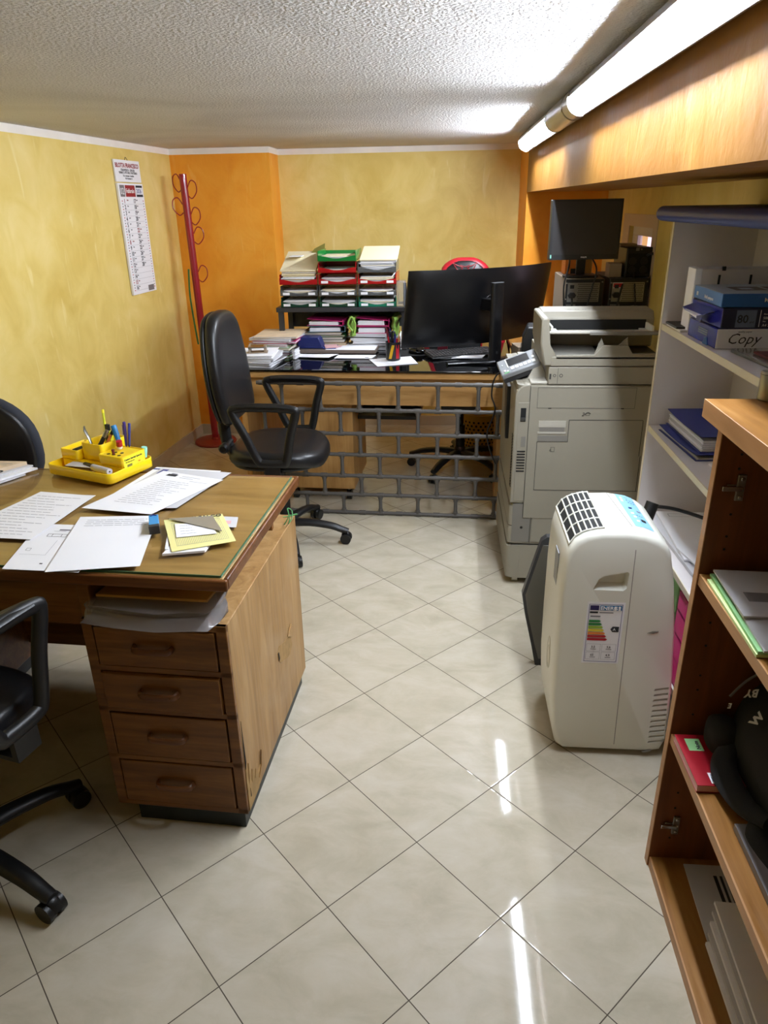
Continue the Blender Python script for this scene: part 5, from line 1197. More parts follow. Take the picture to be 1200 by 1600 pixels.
b = MB(); b.prism([(CY0 + 0.005, 1.118), (CY0 + 0.16, 1.104), (CY0 + 0.16, 1.110), (CY0 + 0.005, 1.126)], 'x', 0.405, 0.845, 'copier_light'); b.prism([(CY0 - 0.002, 1.114), (CY0 + 0.01, 1.112), (CY0 + 0.01, 1.128), (CY0 - 0.002, 1.127)], 'x', 0.56, 0.85, 'copier_grey'); bd(b, 'document_tray', bevel=0.002)
for x in (0.415, 0.78):
    b = MB(); b.box(x, x + 0.034, CY0 + 0.04, CY0 + 0.15, 1.112, 1.118, 'white_plastic'); b.box(x + (0.0 if x < 0.5 else 0.026), x + (0.008 if x < 0.5 else 0.034), CY0 + 0.04, CY0 + 0.15, 1.112, 1.142, 'white_plastic'); bd(b, 'paper_guide', bevel=0.002)
b = MB()
for x in (0.50, 0.53, 0.56): b.frame(Vector((0, 0, 1.1848)), X_, (0, 1, 0), x, x + 0.014, CY0 + 0.20, CY0 + 0.215, 0.002, 'copier_dark', 0.0006)
bd(b, 'feeder_marks')
# tilted control panel on its arm
ux = Vector((0.937, 0.052, 0.345)).normalized()      # along the long edge
vx = Vector((-0.170, 0.932, 0.321)); vx = (vx - ux * vx.dot(ux)).normalized(); nx = ux.cross(vx)
ux, vx = ux * 0.90, vx * 1.12
ORG_P = Vector((0.232, 2.985, 0.937))
pm = Matrix((ux, vx, nx)).transposed().to_4x4(); pm.translation = ORG_P
b = MB(pm); b.box(0, 0.185, 0, 0.10, -0.024, 0.0, 'silver_plastic'); bd(b, 'control_panel', bevel=0.005)
b = MB(pm); b.box(0.004, 0.181, 0.004, 0.096, -0.048, -0.0242, 'dark_grey_plastic'); b.box(0.06, 0.16, 0.02, 0.08, -0.07, -0.048, 'dark_grey_plastic'); bd(b, 'panel_housing', bevel=0.004)
b = MB(pm); b.box(0.045, 0.145, 0.042, 0.088, 0.0, 0.0012, 'screen_back'); b.box(0.039, 0.044, 0.035, 0.092, 0, 0.002, 'white_plastic'); bd(b, 'touch_screen')
b = MB(pm)
for i in range(6): b.box(0.052 + i * 0.020, 0.067 + i * 0.020, 0.016, 0.030, 0, 0.003, 'white_button')
for (x, y, r) in ((0.022, 0.02, 0.005), (0.034, 0.013, 0.004), (0.165, 0.05, 0.006), (0.02, 0.06, 0.003)): b.cyl((x, y, 0), (x, y, 0.003), r, 'white_button', seg=12)
b.box(0.016, 0.04, 0.004, 0.009, 0, 0.0014, 'string_green'); bd(b, 'panel_keys')
b = MB(); b.prism([(0.335, 0.91), (0.418, 0.93), (0.392, 0.99), (0.37, 0.985)], 'y', 3.0, 3.02, 'copier_light'); b.tube([(0.33, 3.04, 0.955), (0.37, 3.05, 0.93)], 0.02, 'copier_dark', 10); bd(b, 'panel_arm', bevel=0.002)
for x, y in ((0.33, CY0 + 0.04), (0.80, CY0 + 0.04), (0.33, CY1 - 0.06), (0.80, CY1 - 0.06)):
    b = MB(); b.cyl((x - 0.012, y, 0.018), (x + 0.012, y, 0.018), 0.018, 'white_plastic', seg=16); b.box(x - 0.015, x + 0.015, y - 0.015, y + 0.015, 0.024, 0.04, 'steel'); bd(b, 'caster')
b = MB(); b.tube(catmull([(0.345, 3.60, 0.86), (0.255, 3.615, 0.80), (0.235, 3.62, 0.70), (0.255, 3.61, 0.62), (0.22, 3.615, 0.50), (0.24, 3.62, 0.40), (0.27, 3.61, 0.33)], 8), 0.004, 'black_plastic', 8); b.build('cable', cp_, world=True)
# copier label
# ------------------------------------------------------------------ portable air conditioner
ac = thing('air_conditioner', 'white portable air conditioner with energy label on its side', 'air conditioner', (0.52, 1.99, 0))
def ba(b, name, **kw): return b.build(name, ac, world=True, **kw)
AY0, AY1 = 1.815, 2.13
prof = [(0.385, 0.012), (0.362, 0.03), (0.345, 0.10), (0.338, 0.22), (0.336, 0.38), (0.336, 0.56), (0.340, 0.67), (0.348, 0.712), (0.364, 0.742), (0.39, 0.760), (0.43, 0.770), (0.50, 0.772), (0.552, 0.764), (0.590, 0.748), (0.614, 0.730), (0.630, 0.700), (0.648, 0.62), (0.672, 0.46), (0.688, 0.30), (0.697, 0.16), (0.698, 0.06), (0.685, 0.02), (0.65, 0.012)]
cxm, czm = 0.515, 0.40
def ring(y, k, dz=0): return [(cxm + (x - cxm) * (1 - k), y, czm + (z - czm) * (1 - k * 0.8) + dz) for x, z in prof]
b = MB(); rs = []
for y, k in ((AY0 + 0.0, 0.075), (AY0 + 0.003, 0.045), (AY0 + 0.010, 0.022), (AY0 + 0.022, 0.006), (AY0 + 0.04, 0.0), (AY1 - 0.05, 0.0), (AY1 - 0.022, 0.01), (AY1 - 0.006, 0.035), (AY1, 0.07)): rs.append(ring(y, k))
b.rings(rs, 'white_plastic')
casing = ba(b, 'casing', angle=60)
def carve(o, cut, parent):
    c = cut.build('cutter', parent, world=True, smooth=False)
    m_ = o.modifiers.new('carve', 'BOOLEAN'); m_.object = c; m_.operation = 'DIFFERENCE'; m_.solver = 'EXACT'
    dg = bpy.context.evaluated_depsgraph_get(); dg.update()
    me = bpy.data.meshes.new_from_object(o.evaluated_get(dg)); o.modifiers.clear(); old = o.data; o.data = me; me.name = o.name
    bpy.data.objects.remove(c)
    for p in me.polygons: p.use_smooth = True
    me.set_sharp_from_angle(angle=R(38))
cut = MB()
hp = [(0.425, 0.590), (0.437, 0.622), (0.452, 0.634), (0.515, 0.648), (0.519, 0.643), (0.517, 0.596), (0.508, 0.588)]
ins = [(0.452 + (x - 0.452) * 0.75 + 0.014, 0.612 + (z - 0.612) * 0.72 + 0.004) for x, z in hp]
cut.rings([[(x, AY0 - 0.01, z) for x, z in hp], [(x, AY0 + 0.004, z) for x, z in hp], [(x, AY0 + 0.030, z) for x, z in ins]], 'white_plastic')
carve(casing, cut, ac)
cut = MB()
for i in range(11):
    z = 0.055 + i * 0.0195
    cut.prism([(0.640 - 0.0005 * i, z), (0.688 - 0.0012 * i, z + 0.008), (0.689 - 0.0012 * i, z + 0.016), (0.643 - 0.0005 * i, z + 0.008)], 'y', AY0 - 0.01, AY0 + 0.030, 'white_plastic')
carve(casing, cut, ac)
# seam line around front/rear shells
b = MB(); ss = [(0.5265, AY0 - 0.0006, 0.02), (0.5265, AY0 - 0.0006, 0.72)]
def surf(x):   # top height at x
    for (a, c), (e, f) in zip(prof, prof[1:]):
        if a <= x <= e and c > 0.6: return c + (f - c) * (x - a) / (e - a)
    return 0.77
b.tube([(0.540, AY0 + 0.0002, 0.045), (0.533, AY0 + 0.0002, 0.40), (0.528, AY0 + 0.0004, 0.715), (0.523, AY0 + 0.012, surf(0.523) - 0.006), (0.521, AY0 + 0.045, surf(0.521) + 0.0003), (0.50, AY1 - 0.05, 0.7721), (0.50, AY1 - 0.02, 0.768)], 0.0011, 'copier_grey', 6); ba(b, 'seam')
b = MB(); b.prism([(0.590, 0.452), (0.605, 0.459), (0.622, 0.460), (0.608, 0.452)], 'y', AY0 - 0.0018, AY0, 'copier_grey'); b.prism([(0.628, 0.020), (0.645, 0.028), (0.655, 0.028), (0.642, 0.020)], 'y', AY0 - 0.0012, AY0 + 0.01, 'copier_grey'); ba(b, 'dimple')
# top grille
def tp(x, y, h=0.0): return Vector((x, y, surf(x) + h))
b = MB()
gx = [0.352, 0.367, 0.382, 0.397, 0.412, 0.427, 0.442]
for i in range(6):
    for j in range(4):
        y0 = 1.842 + j * 0.066; y1 = y0 + 0.061; x0, x1 = gx[i] + 0.0025, gx[i + 1] - 0.0025
        b.poly([tp(x0, y0, 0.0012), tp(x1, y0, 0.0012), tp(x1, y1, 0.0012), tp(x0, y1, 0.0012)], 'dark_slot')
ba(b, 'air_outlet')
b = MB()
for i in range(7): b.tube([tp(gx[i], 1.838, 0.002), tp(gx[i], 2.108, 0.002)], 0.0022, 'white_plastic', 6)
for j in range(5): b.tube([tp(x, 1.8395 + j * 0.066, 0.0022) for x in gx], 0.0024, 'white_plastic', 6)
ba(b, 'grille')
# control panel strip
b = MB(); k_ = b.mi('panel_blue')
q0 = [(0.532, 1.862), (0.585, 1.862), (0.575, 2.098), (0.522, 2.098)]
ys = [1.862 + (2.098 - 1.862) * i / 6 for i in range(7)]
for i in range(6):
    f = lambda y: (0.532 - 0.010 * (y - 1.862) / 0.236, 0.585 - 0.010 * (y - 1.862) / 0.236)
    for s in range(5):
        a0 = f(ys[i]); a1 = f(ys[i + 1]); g = lambda a, t_: a[0] + (a[1] - a[0]) * t_ / 5
        b.poly([tp(g(a0, s), ys[i], 0.001), tp(g(a0, s + 1), ys[i], 0.001), tp(g(a1, s + 1), ys[i + 1], 0.001), tp(g(a1, s), ys[i + 1], 0.001)], 'panel_blue')
for (x, y, w_, h_, m_) in ((0.560, 1.905, 0.014, 0.018, 'dark_slot'), (0.545, 1.895, 0.008, 0.012, 'white_button'), (0.543, 1.925, 0.008, 0.012, 'white_button'), (0.541, 1.95, 0.008, 0.012, 'white_button'), (0.542, 1.99, 0.010, 0.010, 'card_navy'), (0.563, 1.975, 0.012, 0.012, 'ink_faint'), (0.555, 1.945, 0.003, 0.004, 'ink'), (0.562, 1.945, 0.003, 0.004, 'ink'), (0.569, 1.945, 0.003, 0.004, 'ink'),
                            (0.550, 2.035, 0.004, 0.004, 'ink'), (0.558, 2.035, 0.004, 0.004, 'ink'), (0.566, 2.035, 0.004, 0.004, 'ink'), (0.548, 2.055, 0.004, 0.004, 'ink'), (0.558, 2.055, 0.004, 0.004, 'ink'), (0.568, 2.055, 0.004, 0.004, 'ink'), (0.545, 2.075, 0.012, 0.003, 'ink_faint'), (0.532, 2.04, 0.006, 0.02, 'white_button'), (0.532, 2.065, 0.006, 0.012, 'white_button')):
    b.poly([tp(x, y, 0.002), tp(x + w_, y, 0.002), tp(x + w_, y + h_, 0.002), tp(x, y + h_, 0.002)], m_)
ba(b, 'control_strip', smooth=False)
# energy label
b = MB(); A = Vector((0.4135, AY0 - 0.0006, 0.344)); EX = Vector((1, 0, 0.0)); 
def ep(x0, x1, z0, z1, m_, h=0.0006): b.patch(A, X_, Z_, x0, x1, z0, z1, m_, h)
ep(0, 0.106, 0, 0.207, 'paper_white', 0.0001); b.frame(A, X_, Z_, 0.006, 0.100, 0.006, 0.200, 0.0014, 'ink_blue', 0.0006)
ep(0.009, 0.034, 0.180, 0.196, 'energy_navy'); ep(0.036, 0.098, 0.180, 0.196, 'energy_blue')
b.text('ENERG', 0.0155, A + Vector((0.0375, -0.0012, 0.1825)), X_, Z_, 'ink_white', bold=0.0003)
for (x, z) in ((0.079, 0.190), (0.091, 0.190), (0.079, 0.183), (0.091, 0.183)): b.cyl(A + Vector((x, -0.0014, z)), A + Vector((x, -0.0006, z)), 0.0035, 'ink_white', seg=12)
ep(0.009, 0.032, 0.170, 0.176, 'ink'); ep(0.036, 0.075, 0.171, 0.174, 'ink_faint'); ep(0.012, 0.040, 0.158, 0.162, 'ink_faint')
for i, (m_, w_) in enumerate((('energy_green', 0.034), ('energy_green', 0.038), ('energy_lime', 0.042), ('energy_yellow', 0.046), ('energy_orange', 0.050), ('card_red', 0.054), ('pen_red', 0.058))):
    z = 0.140 - i * 0.0102; P = [(0.009, z), (0.009 + w_ - 0.005, z), (0.009 + w_, z + 0.004), (0.009 + w_ - 0.005, z + 0.008), (0.009, z + 0.008)]
    b.poly([A + Vector((x, -0.0008, zz_)) for x, zz_ in P], m_)
P = [(0.072, 0.118), (0.078, 0.109), (0.096, 0.109), (0.096, 0.127), (0.078, 0.127)]; b.poly([A + Vector((x, -0.0008, z)) for x, z in P], 'ink'); b.text('A', 0.012, A + Vector((0.079, -0.0014, 0.114)), X_, Z_, 'ink_white')
for (x, z, s_) in ((0.010, 0.042, '3,5'), (0.054, 0.042, '3,6'), (0.010, 0.014, '65'), (0.054, 0.014, '4,9')):
    b.frame(A, X_, Z_, x, x + 0.040, z, z + 0.025, 0.0006, 'ink_faint', 0.0007); b.text(s_, 0.010, A + Vector((x + 0.013, -0.001, z + 0.012)), X_, Z_, 'ink'); ep(x + 0.012, x + 0.028, z + 0.006, z + 0.008, 'ink_faint')
ba(b, 'energy_label')['label'] = 'white energy label with green to red bars'
# embossed badge low on the front
b = MB(); b.tube([Vector((0.337, 1.93 + 0.028 * math.cos(a), 0.30 + 0.055 * math.sin(a))) for a in (2 * PI * i / 24 for i in range(24))], 0.0022, 'white_plastic', 6, closed=True); b.tube([Vector((0.337, 1.93 + 0.020 * math.cos(a), 0.29 + 0.035 * math.sin(a))) for a in (2 * PI * i / 24 for i in range(20))], 0.0018, 'white_plastic', 6); ba(b, 'embossed_emblem')
b = MB(); b.box(0.3355, 0.338, 1.90, 1.955, 0.555, 0.66, 'silver_plastic'); ba(b, 'front_badge')
for x, y in ((0.40, AY0 + 0.05), (0.65, AY0 + 0.05), (0.40, AY1 - 0.05), (0.65, AY1 - 0.05)):
    b = MB(); b.cyl((x, y, 0), (x, y, 0.016), 0.012, 'black_plastic', seg=12); ba(b, 'foot')
# grey mesh panel leaning behind the unit
b = MB(); b.prism([(0.352, 0.0), (0.335, 0.08), (0.302, 0.22), (0.288, 0.30), (0.342, 0.515), (0.36, 0.53), (0.62, 0.53), (0.62, 0.0)], 'y', 2.285, 2.315, 'dark_grey_plastic')
b.prism([(0.362, 0.03), (0.345, 0.09), (0.312, 0.225), (0.299, 0.30), (0.348, 0.50), (0.60, 0.50), (0.60, 0.03)], 'y', 2.283, 2.2852, 'steel_mesh')
tag(b.build('panel_heater', bevel=0.003), 'dark grey flat heater panel leaning behind the white air conditioner', 'heater')
b = MB(); b.tube(catmull([(0.655, 2.165, 0.70), (0.70, 2.19, 0.69), (0.76, 2.20, 0.675), (0.84, 2.16, 0.66), (0.92, 2.08, 0.645)], 6), 0.006, 'black_plastic', 8); b.cyl((0.642, 2.150, 0.655), (0.662, 2.165, 0.715), 0.020, 'black_plastic', seg=16)
tag(b.build('power_cable'), 'black plug and cable behind the air conditioner by the white shelf', 'cable')
# ------------------------------------------------------------------ white open shelf with a blue top
wsx0, wsx1, wsy0, wsy1 = 0.715, 0.98, 1.46, 2.53
ws = thing('white_bookcase', 'white open bookcase with blue top standing beside the copier', 'bookcase', (0.85, 2.0, 0))
def bw_(b, name, **kw): return b.build(name, ws, world=True, **kw)
b = MB(); b.box(wsx0, wsx1, wsy1 - 0.018, wsy1, 0.0, 1.533, 'shelf_white'); b.box(wsx0 - 0.0015, wsx0, wsy1 - 0.018, wsy1, 0.0, 1.533, 'shelf_edge'); bw_(b, 'side_panel')
b = MB(); b.box(wsx0, wsx1, wsy0, wsy0 + 0.018, 0.0, 1.533, 'shelf_white'); bw_(b, 'side_panel')
b = MB(); b.box(wsx1 - 0.006, wsx1, wsy0 + 0.018, wsy1 - 0.018, 0.0, 1.533, 'shelf_white'); bw_(b, 'back_panel')
for z in (0.05, 0.203, 0.54, 0.868, 1.218):
    b = MB(); b.box(wsx0 + 0.004, wsx1 - 0.006, wsy0 + 0.018, wsy1 - 0.018, z - 0.02, z, 'shelf_white'); b.box(wsx0 + 0.001, wsx0 + 0.004, wsy0 + 0.018, wsy1 - 0.018, z - 0.02, z, 'shelf_edge'); bw_(b, 'shelf')
b = MB()
prof = [(wsx0 + 0.0, 1.534)] + [(wsx0 - 0.020 + 0.0225 * math.cos(R(a)), 1.5565 + 0.0225 * math.sin(R(a))) for a in range(270, 89, -20)] + [(wsx1, 1.579), (wsx1, 1.534)]
b.prism(prof, 'y', wsy0 - 0.02, wsy1 + 0.06, 'shelf_blue'); bw_(b, 'top_board', bevel=0.004)['label'] = 'blue rounded top board'
ZA = 1.2185
# reams on the top shelf
def ream(x, y, z, w, d, h, rz, mats, label, side=None, end=None, cat='paper ream'):
    t = thing('paper_ream', label, cat, (x, y, z), rz)
    b = MB(); ends, sidem, topm = mats
    b.box(-w / 2, w / 2 - 0.037, -d / 2, d / 2, 0, h, sidem)
    b.bm.faces.ensure_lookup_table(); ke, kt = b.mi(ends), b.mi(topm)
    for f in b.bm.faces:
        f.normal_update(); c = f.calc_center_median()
        if abs(c.x + w / 2) < 1e-4: f.material_index = ke
        if c.z > h - 1e-4: f.material_index = kt
    b.build('wrapper', t, bevel=0.003); return t
RW, RDp = 0.21, 0.297   # the near long side faces the viewer (-y)
# stack: white copy ream, navy 80 g ream, light blue ream
t1 = ream(0.875, 2.165, ZA + 0.001, 0.29, 0.23, 0.054, R(1), ('foil_blue', 'paper_white', 'foil_blue'), 'bottom paper ream of three, white side with curly lettering')
b = MB(); b.text('Copy', 0.040, (-0.118, -0.1156, 0.014), X_, Z_, 'ink', bold=-0.0002, shear=0.35); b.text('quality paper', 0.007, (-0.09, -0.1156, 0.044), X_, Z_, 'ink_faint', shear=0.2)
b.tube(catmull([(0.03, -0.1156, 0.03), (0.045, -0.1156, 0.045), (0.062, -0.1156, 0.032), (0.05, -0.1156, 0.02), (0.04, -0.1156, 0.034)], 5), 0.0006, 'ink', 5); b.build('print', t1)
b = MB()
for i, z in enumerate((0.036, 0.030, 0.024)): b.box(-0.1458, -0.1452, -0.045, 0.03, z, z + 0.004, 'label_grey')
b.prism([(-0.06, 0.0), (-0.02, 0.0), (-0.03, 0.018), (-0.05, 0.022)], 'x', -0.147, -0.1455, 'box_blue'); b.build('end_print', t1)
t2 = ream(0.875, 2.165, ZA + 0.056, 0.285, 0.232, 0.054, R(2), ('foil_blue', 'box_navy', 'box_navy'), 'middle paper ream of three, navy side reading eighty, torn open end')
b = MB(); b.patch((0, -0.1162, 0), X_, Z_, -0.105, -0.052, 0.003, 0.048, 'label_grey', 0.0004); b.text('80', 0.030, (-0.102, -0.1170, 0.015), X_, Z_, 'ink', bold=0.0004); b.text('g/m2', 0.006, (-0.068, -0.1170, 0.015), X_, Z_, 'ink')
b.patch((0, -0.1162, 0), X_, Z_, -0.043, -0.041, 0.004, 0.048, 'ink_white', 0.0004)
b.text('Sheets', 0.005, (-0.034, -0.1170, 0.036), X_, Z_, 'ink_white'); b.text('500', 0.010, (-0.034, -0.1170, 0.024), X_, Z_, 'ink_white'); b.text('Size', 0.005, (-0.034, -0.1170, 0.017), X_, Z_, 'ink_white'); b.text('A4 210 x 297 mm', 0.010, (-0.034, -0.1170, 0.005), X_, Z_, 'ink_white'); b.build('print', t2)
b = MB()
b.rings([[(-0.1430, -0.095, 0.046), (-0.1430, 0.085, 0.046)], [(-0.175, -0.06, 0.030), (-0.185, 0.075, 0.034)], [(-0.172, -0.045, 0.006), (-0.165, 0.06, 0.014)], [(-0.145, -0.035, 0.002), (-0.146, 0.04, 0.006)]], 'foil_blue', False, False, closed=False)
b.rings([[(-0.1445, -0.07, 0.036), (-0.1445, 0.05, 0.036)], [(-0.186, -0.05, 0.026), (-0.190, 0.05, 0.030)], [(-0.178, -0.03, 0.016), (-0.180, 0.03, 0.022)]], 'paper_white', False, False, closed=False)
b.build('torn_flap', t2)['label'] = 'crumpled blue and white torn wrapper'
t3 = ream(0.875, 2.165, ZA + 0.111, 0.288, 0.234, 0.036, R(0), ('box_sky', 'box_blue', 'box_cyan'), 'topmost paper ream of three, light blue with photo panels')
b = MB(); b.text('Multi-purpose', 0.015, (-0.035, -0.1180, 0.014), X_, Z_, 'ink_white', bold=0.0002)
b.text('80', 0.016, (-0.1448, 0.090, 0.010), (0, -1, 0), Z_, 'ink_white', bold=0.0003); b.text('Multi-purpose', 0.013, (-0.1448, 0.02, 0.010), (0, -1, 0), Z_, 'ink_white', bold=0.0002); b.build('print', t3)
b = MB(); b.patch((0, 0, 0.036), X_, (0, 1, 0), -0.085, 0.0, -0.05, 0.04, 'board_brown', 0.0005); b.patch((0, 0, 0.036), X_, (0, 1, 0), 0.01, 0.11, -0.05, 0.04, 'board_brown', 0.0005); b.patch((0, 0, 0.036), X_, (0, 1, 0), -0.065, -0.03, -0.03, 0.01, 'box_cyan', 0.0009); b.build('photo_panel', t3)
# white archive boxes behind
for i, (y, lb) in enumerate(((2.145, 'white archive box with black slots behind the paper reams'),)):
    t = thing('archive_box', lb, 'box', (0.86, y + 0.225, ZA + 0.001), R(-2))
    b = MB(); b.box(-0.115, 0.115, -0.04, 0.04, 0, 0.185, 'shelf_white'); b.box(-0.1155, -0.095, -0.041, 0.041, 0, 0.186, 'paper_white'); b.build('carton', t, bevel=0.002)
    for x in (-0.045, 0.045):
        b = MB(); b.box(x - 0.003, x + 0.003, -0.0425, -0.039, 0.0, 0.168, 'dark_slot'); b.build('slot', t)
    b = MB(); b.box(-0.04, -0.03, -0.044, -0.036, 0.18, 0.192, 'black_plastic'); b.build('clip', t)
# spiral pad and grey sleeve at shelf tip, clutter at the near side
b = MB(); b.prism([(0.722, 2.33), (0.86, 2.33), (0.86, 2.48), (0.722, 2.48)], 'z', ZA, ZA + 0.006, 'paper_white'); b.prism([(0.718, 2.36), (0.85, 2.35), (0.85, 2.48), (0.718, 2.48)], 'z', ZA + 0.006, ZA + 0.012, 'dark_grey_plastic')
for i in range(9): b.tube([(0.765 + 0.009 * i, 2.392, ZA + 0.012), (0.765 + 0.009 * i, 2.396, ZA + 0.017), (0.765 + 0.009 * i, 2.402, ZA + 0.012)], 0.001, 'steel', 5)
tag(b.build('spiral_pad'), 'dark grey spiral pad at the far tip of the top white shelf', 'notepad')
for i, (y0, y1, z, h, m_, lb) in enumerate(((1.70, 2.01, 0.001, 0.010, 'clear_plastic', 'clear sleeve on the white shelf in front of the reams'), (1.64, 1.93, 0.012, 0.006, 'card_maroon', 'dark red folder over the clear sleeve on the white shelf'), (1.62, 1.90, 0.019, 0.012, 'paper_grey', 'grey booklet above the dark red folder on the white shelf'), (1.62, 1.87, 0.032, 0.010, 'paper_white', 'white booklet topping the dark red folder pile'))):
    b = MB(); b.box(0.77 + 0.02 * i, 0.965, y0, y1, ZA + z, ZA + z + h, m_, R(4 - 3 * i)); tag(b.build('folder', bevel=0.001), lb, 'folder')
# blue folders on the second shelf
ZB = 0.869
def fold(x0, x1, y0, y1, z, h, rz, m_, lb, inn=True):
    t = thing('document_folder', lb, 'folder', ((x0 + x1) / 2, (y0 + y1) / 2, z), rz); w, d = (x1 - x0) / 2, (y1 - y0) / 2
    b = MB(); b.rings([[(-w, -d, 0), (w, -d, 0), (w, d, 0), (-w, d, 0)], [(-w, -d, 0.002), (w, -d, 0.002), (w, d, 0.002), (-w, d, 0.002)]], m_)
    sag = 0.006
    G = [[(-w + 2 * w * i / 6, -d + 2 * d * j / 6, h - sag * math.sin(PI * j / 6) * (1 - i / 6)) for i in range(7)] for j in range(7)]
    k = b.mi(m_); V = [[b.v(p) for p in r] for r in G]; V2 = [[b.v((p[0], p[1], p[2] + 0.0015)) for p in r] for r in G]
    for S in (V, V2):
        for j in range(6):
            for i in range(6): b.face([S[j][i], S[j][i + 1], S[j + 1][i + 1], S[j + 1][i]], k)
    b.build('cover', t)
    if inn:
        b = MB(); n = max(2, int(h / 0.004))
        for i in range(n - 1): b.box(-w + 0.006 + 0.003 * (i % 3), w - 0.01, -d + 0.004 + 0.002 * (i % 2), d - 0.006, 0.003 + i * (h - 0.012) / n, 0.003 + (i + 0.8) * (h - 0.012) / n, 'paper_white' if i % 2 else 'paper_grey')
        b.build('pages', t, smooth=False)
fold(0.765, 0.972, 2.145, 2.47, ZB + 0.0195, 0.050, R(2), 'card_blue', 'thick blue folder on the middle white shelf, topmost one')
fold(0.745, 0.965, 2.13, 2.46, ZB, 0.018, R(4), 'card_blue', 'thin blue folder under the thick one on the white shelf')
b = MB(); b.box(0.79, 0.97, 1.98, 2.10, ZB, ZB + 0.006, 'paper_white', R(6)); b.box(0.80, 0.97, 1.99, 2.10, ZB + 0.006, ZB + 0.009, 'paper_grey', R(-3)); tag(b.build('envelope'), 'white envelopes poking out before the blue folders', 'envelope')
b = MB(); b.box(0.94, 0.965, 2.115, 2.13, ZB, ZB + 0.085, 'paper_white'); o = b.build('bookmark'); tag(o, 'small white tab standing by the thick blue folder', 'tab')
# papers on the third shelf
ZCs = 0.541
for i, (x0, x1, y0, y1, z, h, rz, m_, lb) in enumerate(((0.745, 0.965, 2.00, 2.46, 0, 0.012, 3, 'paper_grey', 'grey wad on the lower white shelf by the cable'), (0.76, 0.968, 2.07, 2.455, 0.0135, 0.008, -2, 'paper_white', 'big white envelope on the lower white shelf'), (0.77, 0.955, 1.94, 2.17, 0.0225, 0.006, 12, 'paper_white', 'white sheets slanting on the lower white shelf'))):
    b = MB(); b.box(x0, x1, y0, y1, ZCs + z, ZCs + z + h, m_, R(rz))
    if i == 1: b.frame((0, 0, ZCs + z + h), X_, (0, 1, 0), 0.80, 0.93, 2.41, 2.435, 0.0015, 'ink_faint', 0.0004)
    tag(b.build('paper_stack', bevel=0.001), lb, 'papers')
t = thing('document_tray', 'pink plastic tray on the low white shelf next to bookcase', 'tray', (0.858, 1.87, 0.204))
b = MB()
for z in (0.0, 0.078, 0.156, 0.234): b.box(-0.135, 0.115, -0.13, 0.11, z, z + 0.006, 'pink_plastic')
for x in (-0.135, 0.109): b.box(x, x + 0.006, -0.13, 0.11, 0, 0.300, 'pink_plastic')
b.box(-0.12, 0.12, 0.104, 0.11, 0.0, 0.275, 'pink_plastic')
b.build('rack', t)
b = MB(); b.box(0.77, 0.96, 2.12, 2.44, 0.204, 0.45, 'paper_green'); tag(b.build('storage_box', bevel=0.004), 'pale green box on the low white shelf', 'box')

# ------------------------------------------------------------------ wooden bookcase on the right
bx0, bx1, by0, by1 = 0.545, 0.86, 0.25, 1.432
bc = thing('wooden_bookcase', 'open orange-brown wooden bookcase standing nearest on the right', 'bookcase', (0.70, 0.84, 0))
def bb(b, name, **kw): return b.build(name, bc, world=True, **kw)
for y in (by0, by1 - 0.022):
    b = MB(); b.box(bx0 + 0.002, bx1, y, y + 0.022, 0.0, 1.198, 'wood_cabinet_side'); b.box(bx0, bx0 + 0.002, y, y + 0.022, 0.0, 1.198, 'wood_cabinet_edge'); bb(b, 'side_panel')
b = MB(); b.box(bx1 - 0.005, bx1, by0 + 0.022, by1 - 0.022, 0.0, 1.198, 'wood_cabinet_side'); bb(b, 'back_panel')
for z0, z1 in ((0.0, 0.03), (0.405, 0.43), (0.835, 0.86)):
    b = MB(); b.box(bx0 + 0.008, bx1 - 0.005, by0 + 0.022, by1 - 0.022, z0, z1, 'wood_cabinet'); b.box(bx0 + 0.004, bx0 + 0.008, by0 + 0.022, by1 - 0.022, z0, z1, 'wood_cabinet_edge'); bb(b, 'shelf')
b = MB(); b.box(bx0 - 0.028, bx1 + 0.005, by0 - 0.02, by1 + 0.02, 1.198, 1.232, 'wood_cabinet'); b.box(bx0 - 0.0295, bx0 - 0.028, by0 - 0.02, by1 + 0.02, 1.196, 1.2325, 'wood_cabinet_edge'); bb(b, 'top', bevel=0.002)
yi = by1 - 0.0222
for z in (1.06, 0.146):
    b = MB()
    b.box(0.572, 0.600, yi - 0.004, yi, z - 0.006, z + 0.006, 'steel'); b.box(0.590, 0.606, yi - 0.006, yi, z - 0.028, z + 0.028, 'steel'); b.box(0.560, 0.598, yi - 0.012, yi - 0.004, z - 0.005, z + 0.005, 'chrome')
    for dz in (-0.02, 0, 0.02): b.cyl((0.599, yi - 0.008, z + dz), (0.599, yi - 0.005, z + dz), 0.004, 'chrome', seg=12)
    bb(b, 'hinge_plate', bevel=0.001)
b = MB()
for z in (0.10, 0.20, 0.25, 0.49, 0.56, 0.60, 0.68, 0.74, 0.92, 0.95, 1.0, 1.13, 1.10):
    for x in (0.59,): b.cyl((x, yi - 0.0006, z), (x, yi, z), 0.0028, 'dark_slot', seg=10)
bb(b, 'peg_hole')
t = thing('battery_cylinder', 'brushed metal cylinder standing on the wooden bookcase', 'cylinder', (0.630, 1.445, 1.2325))
b = MB(); b.lathe([(0.0155, 0), (0.017, 0.001), (0.017, 0.054), (0.0155, 0.056), (0.012, 0.0565)], 'steel', seg=32); b.build('can', t); b = MB(); b.lathe([(0.0172, 0.050), (0.0175, 0.0505), (0.0172, 0.051)], 'copier_dark', seg=32); b.build('groove', t)
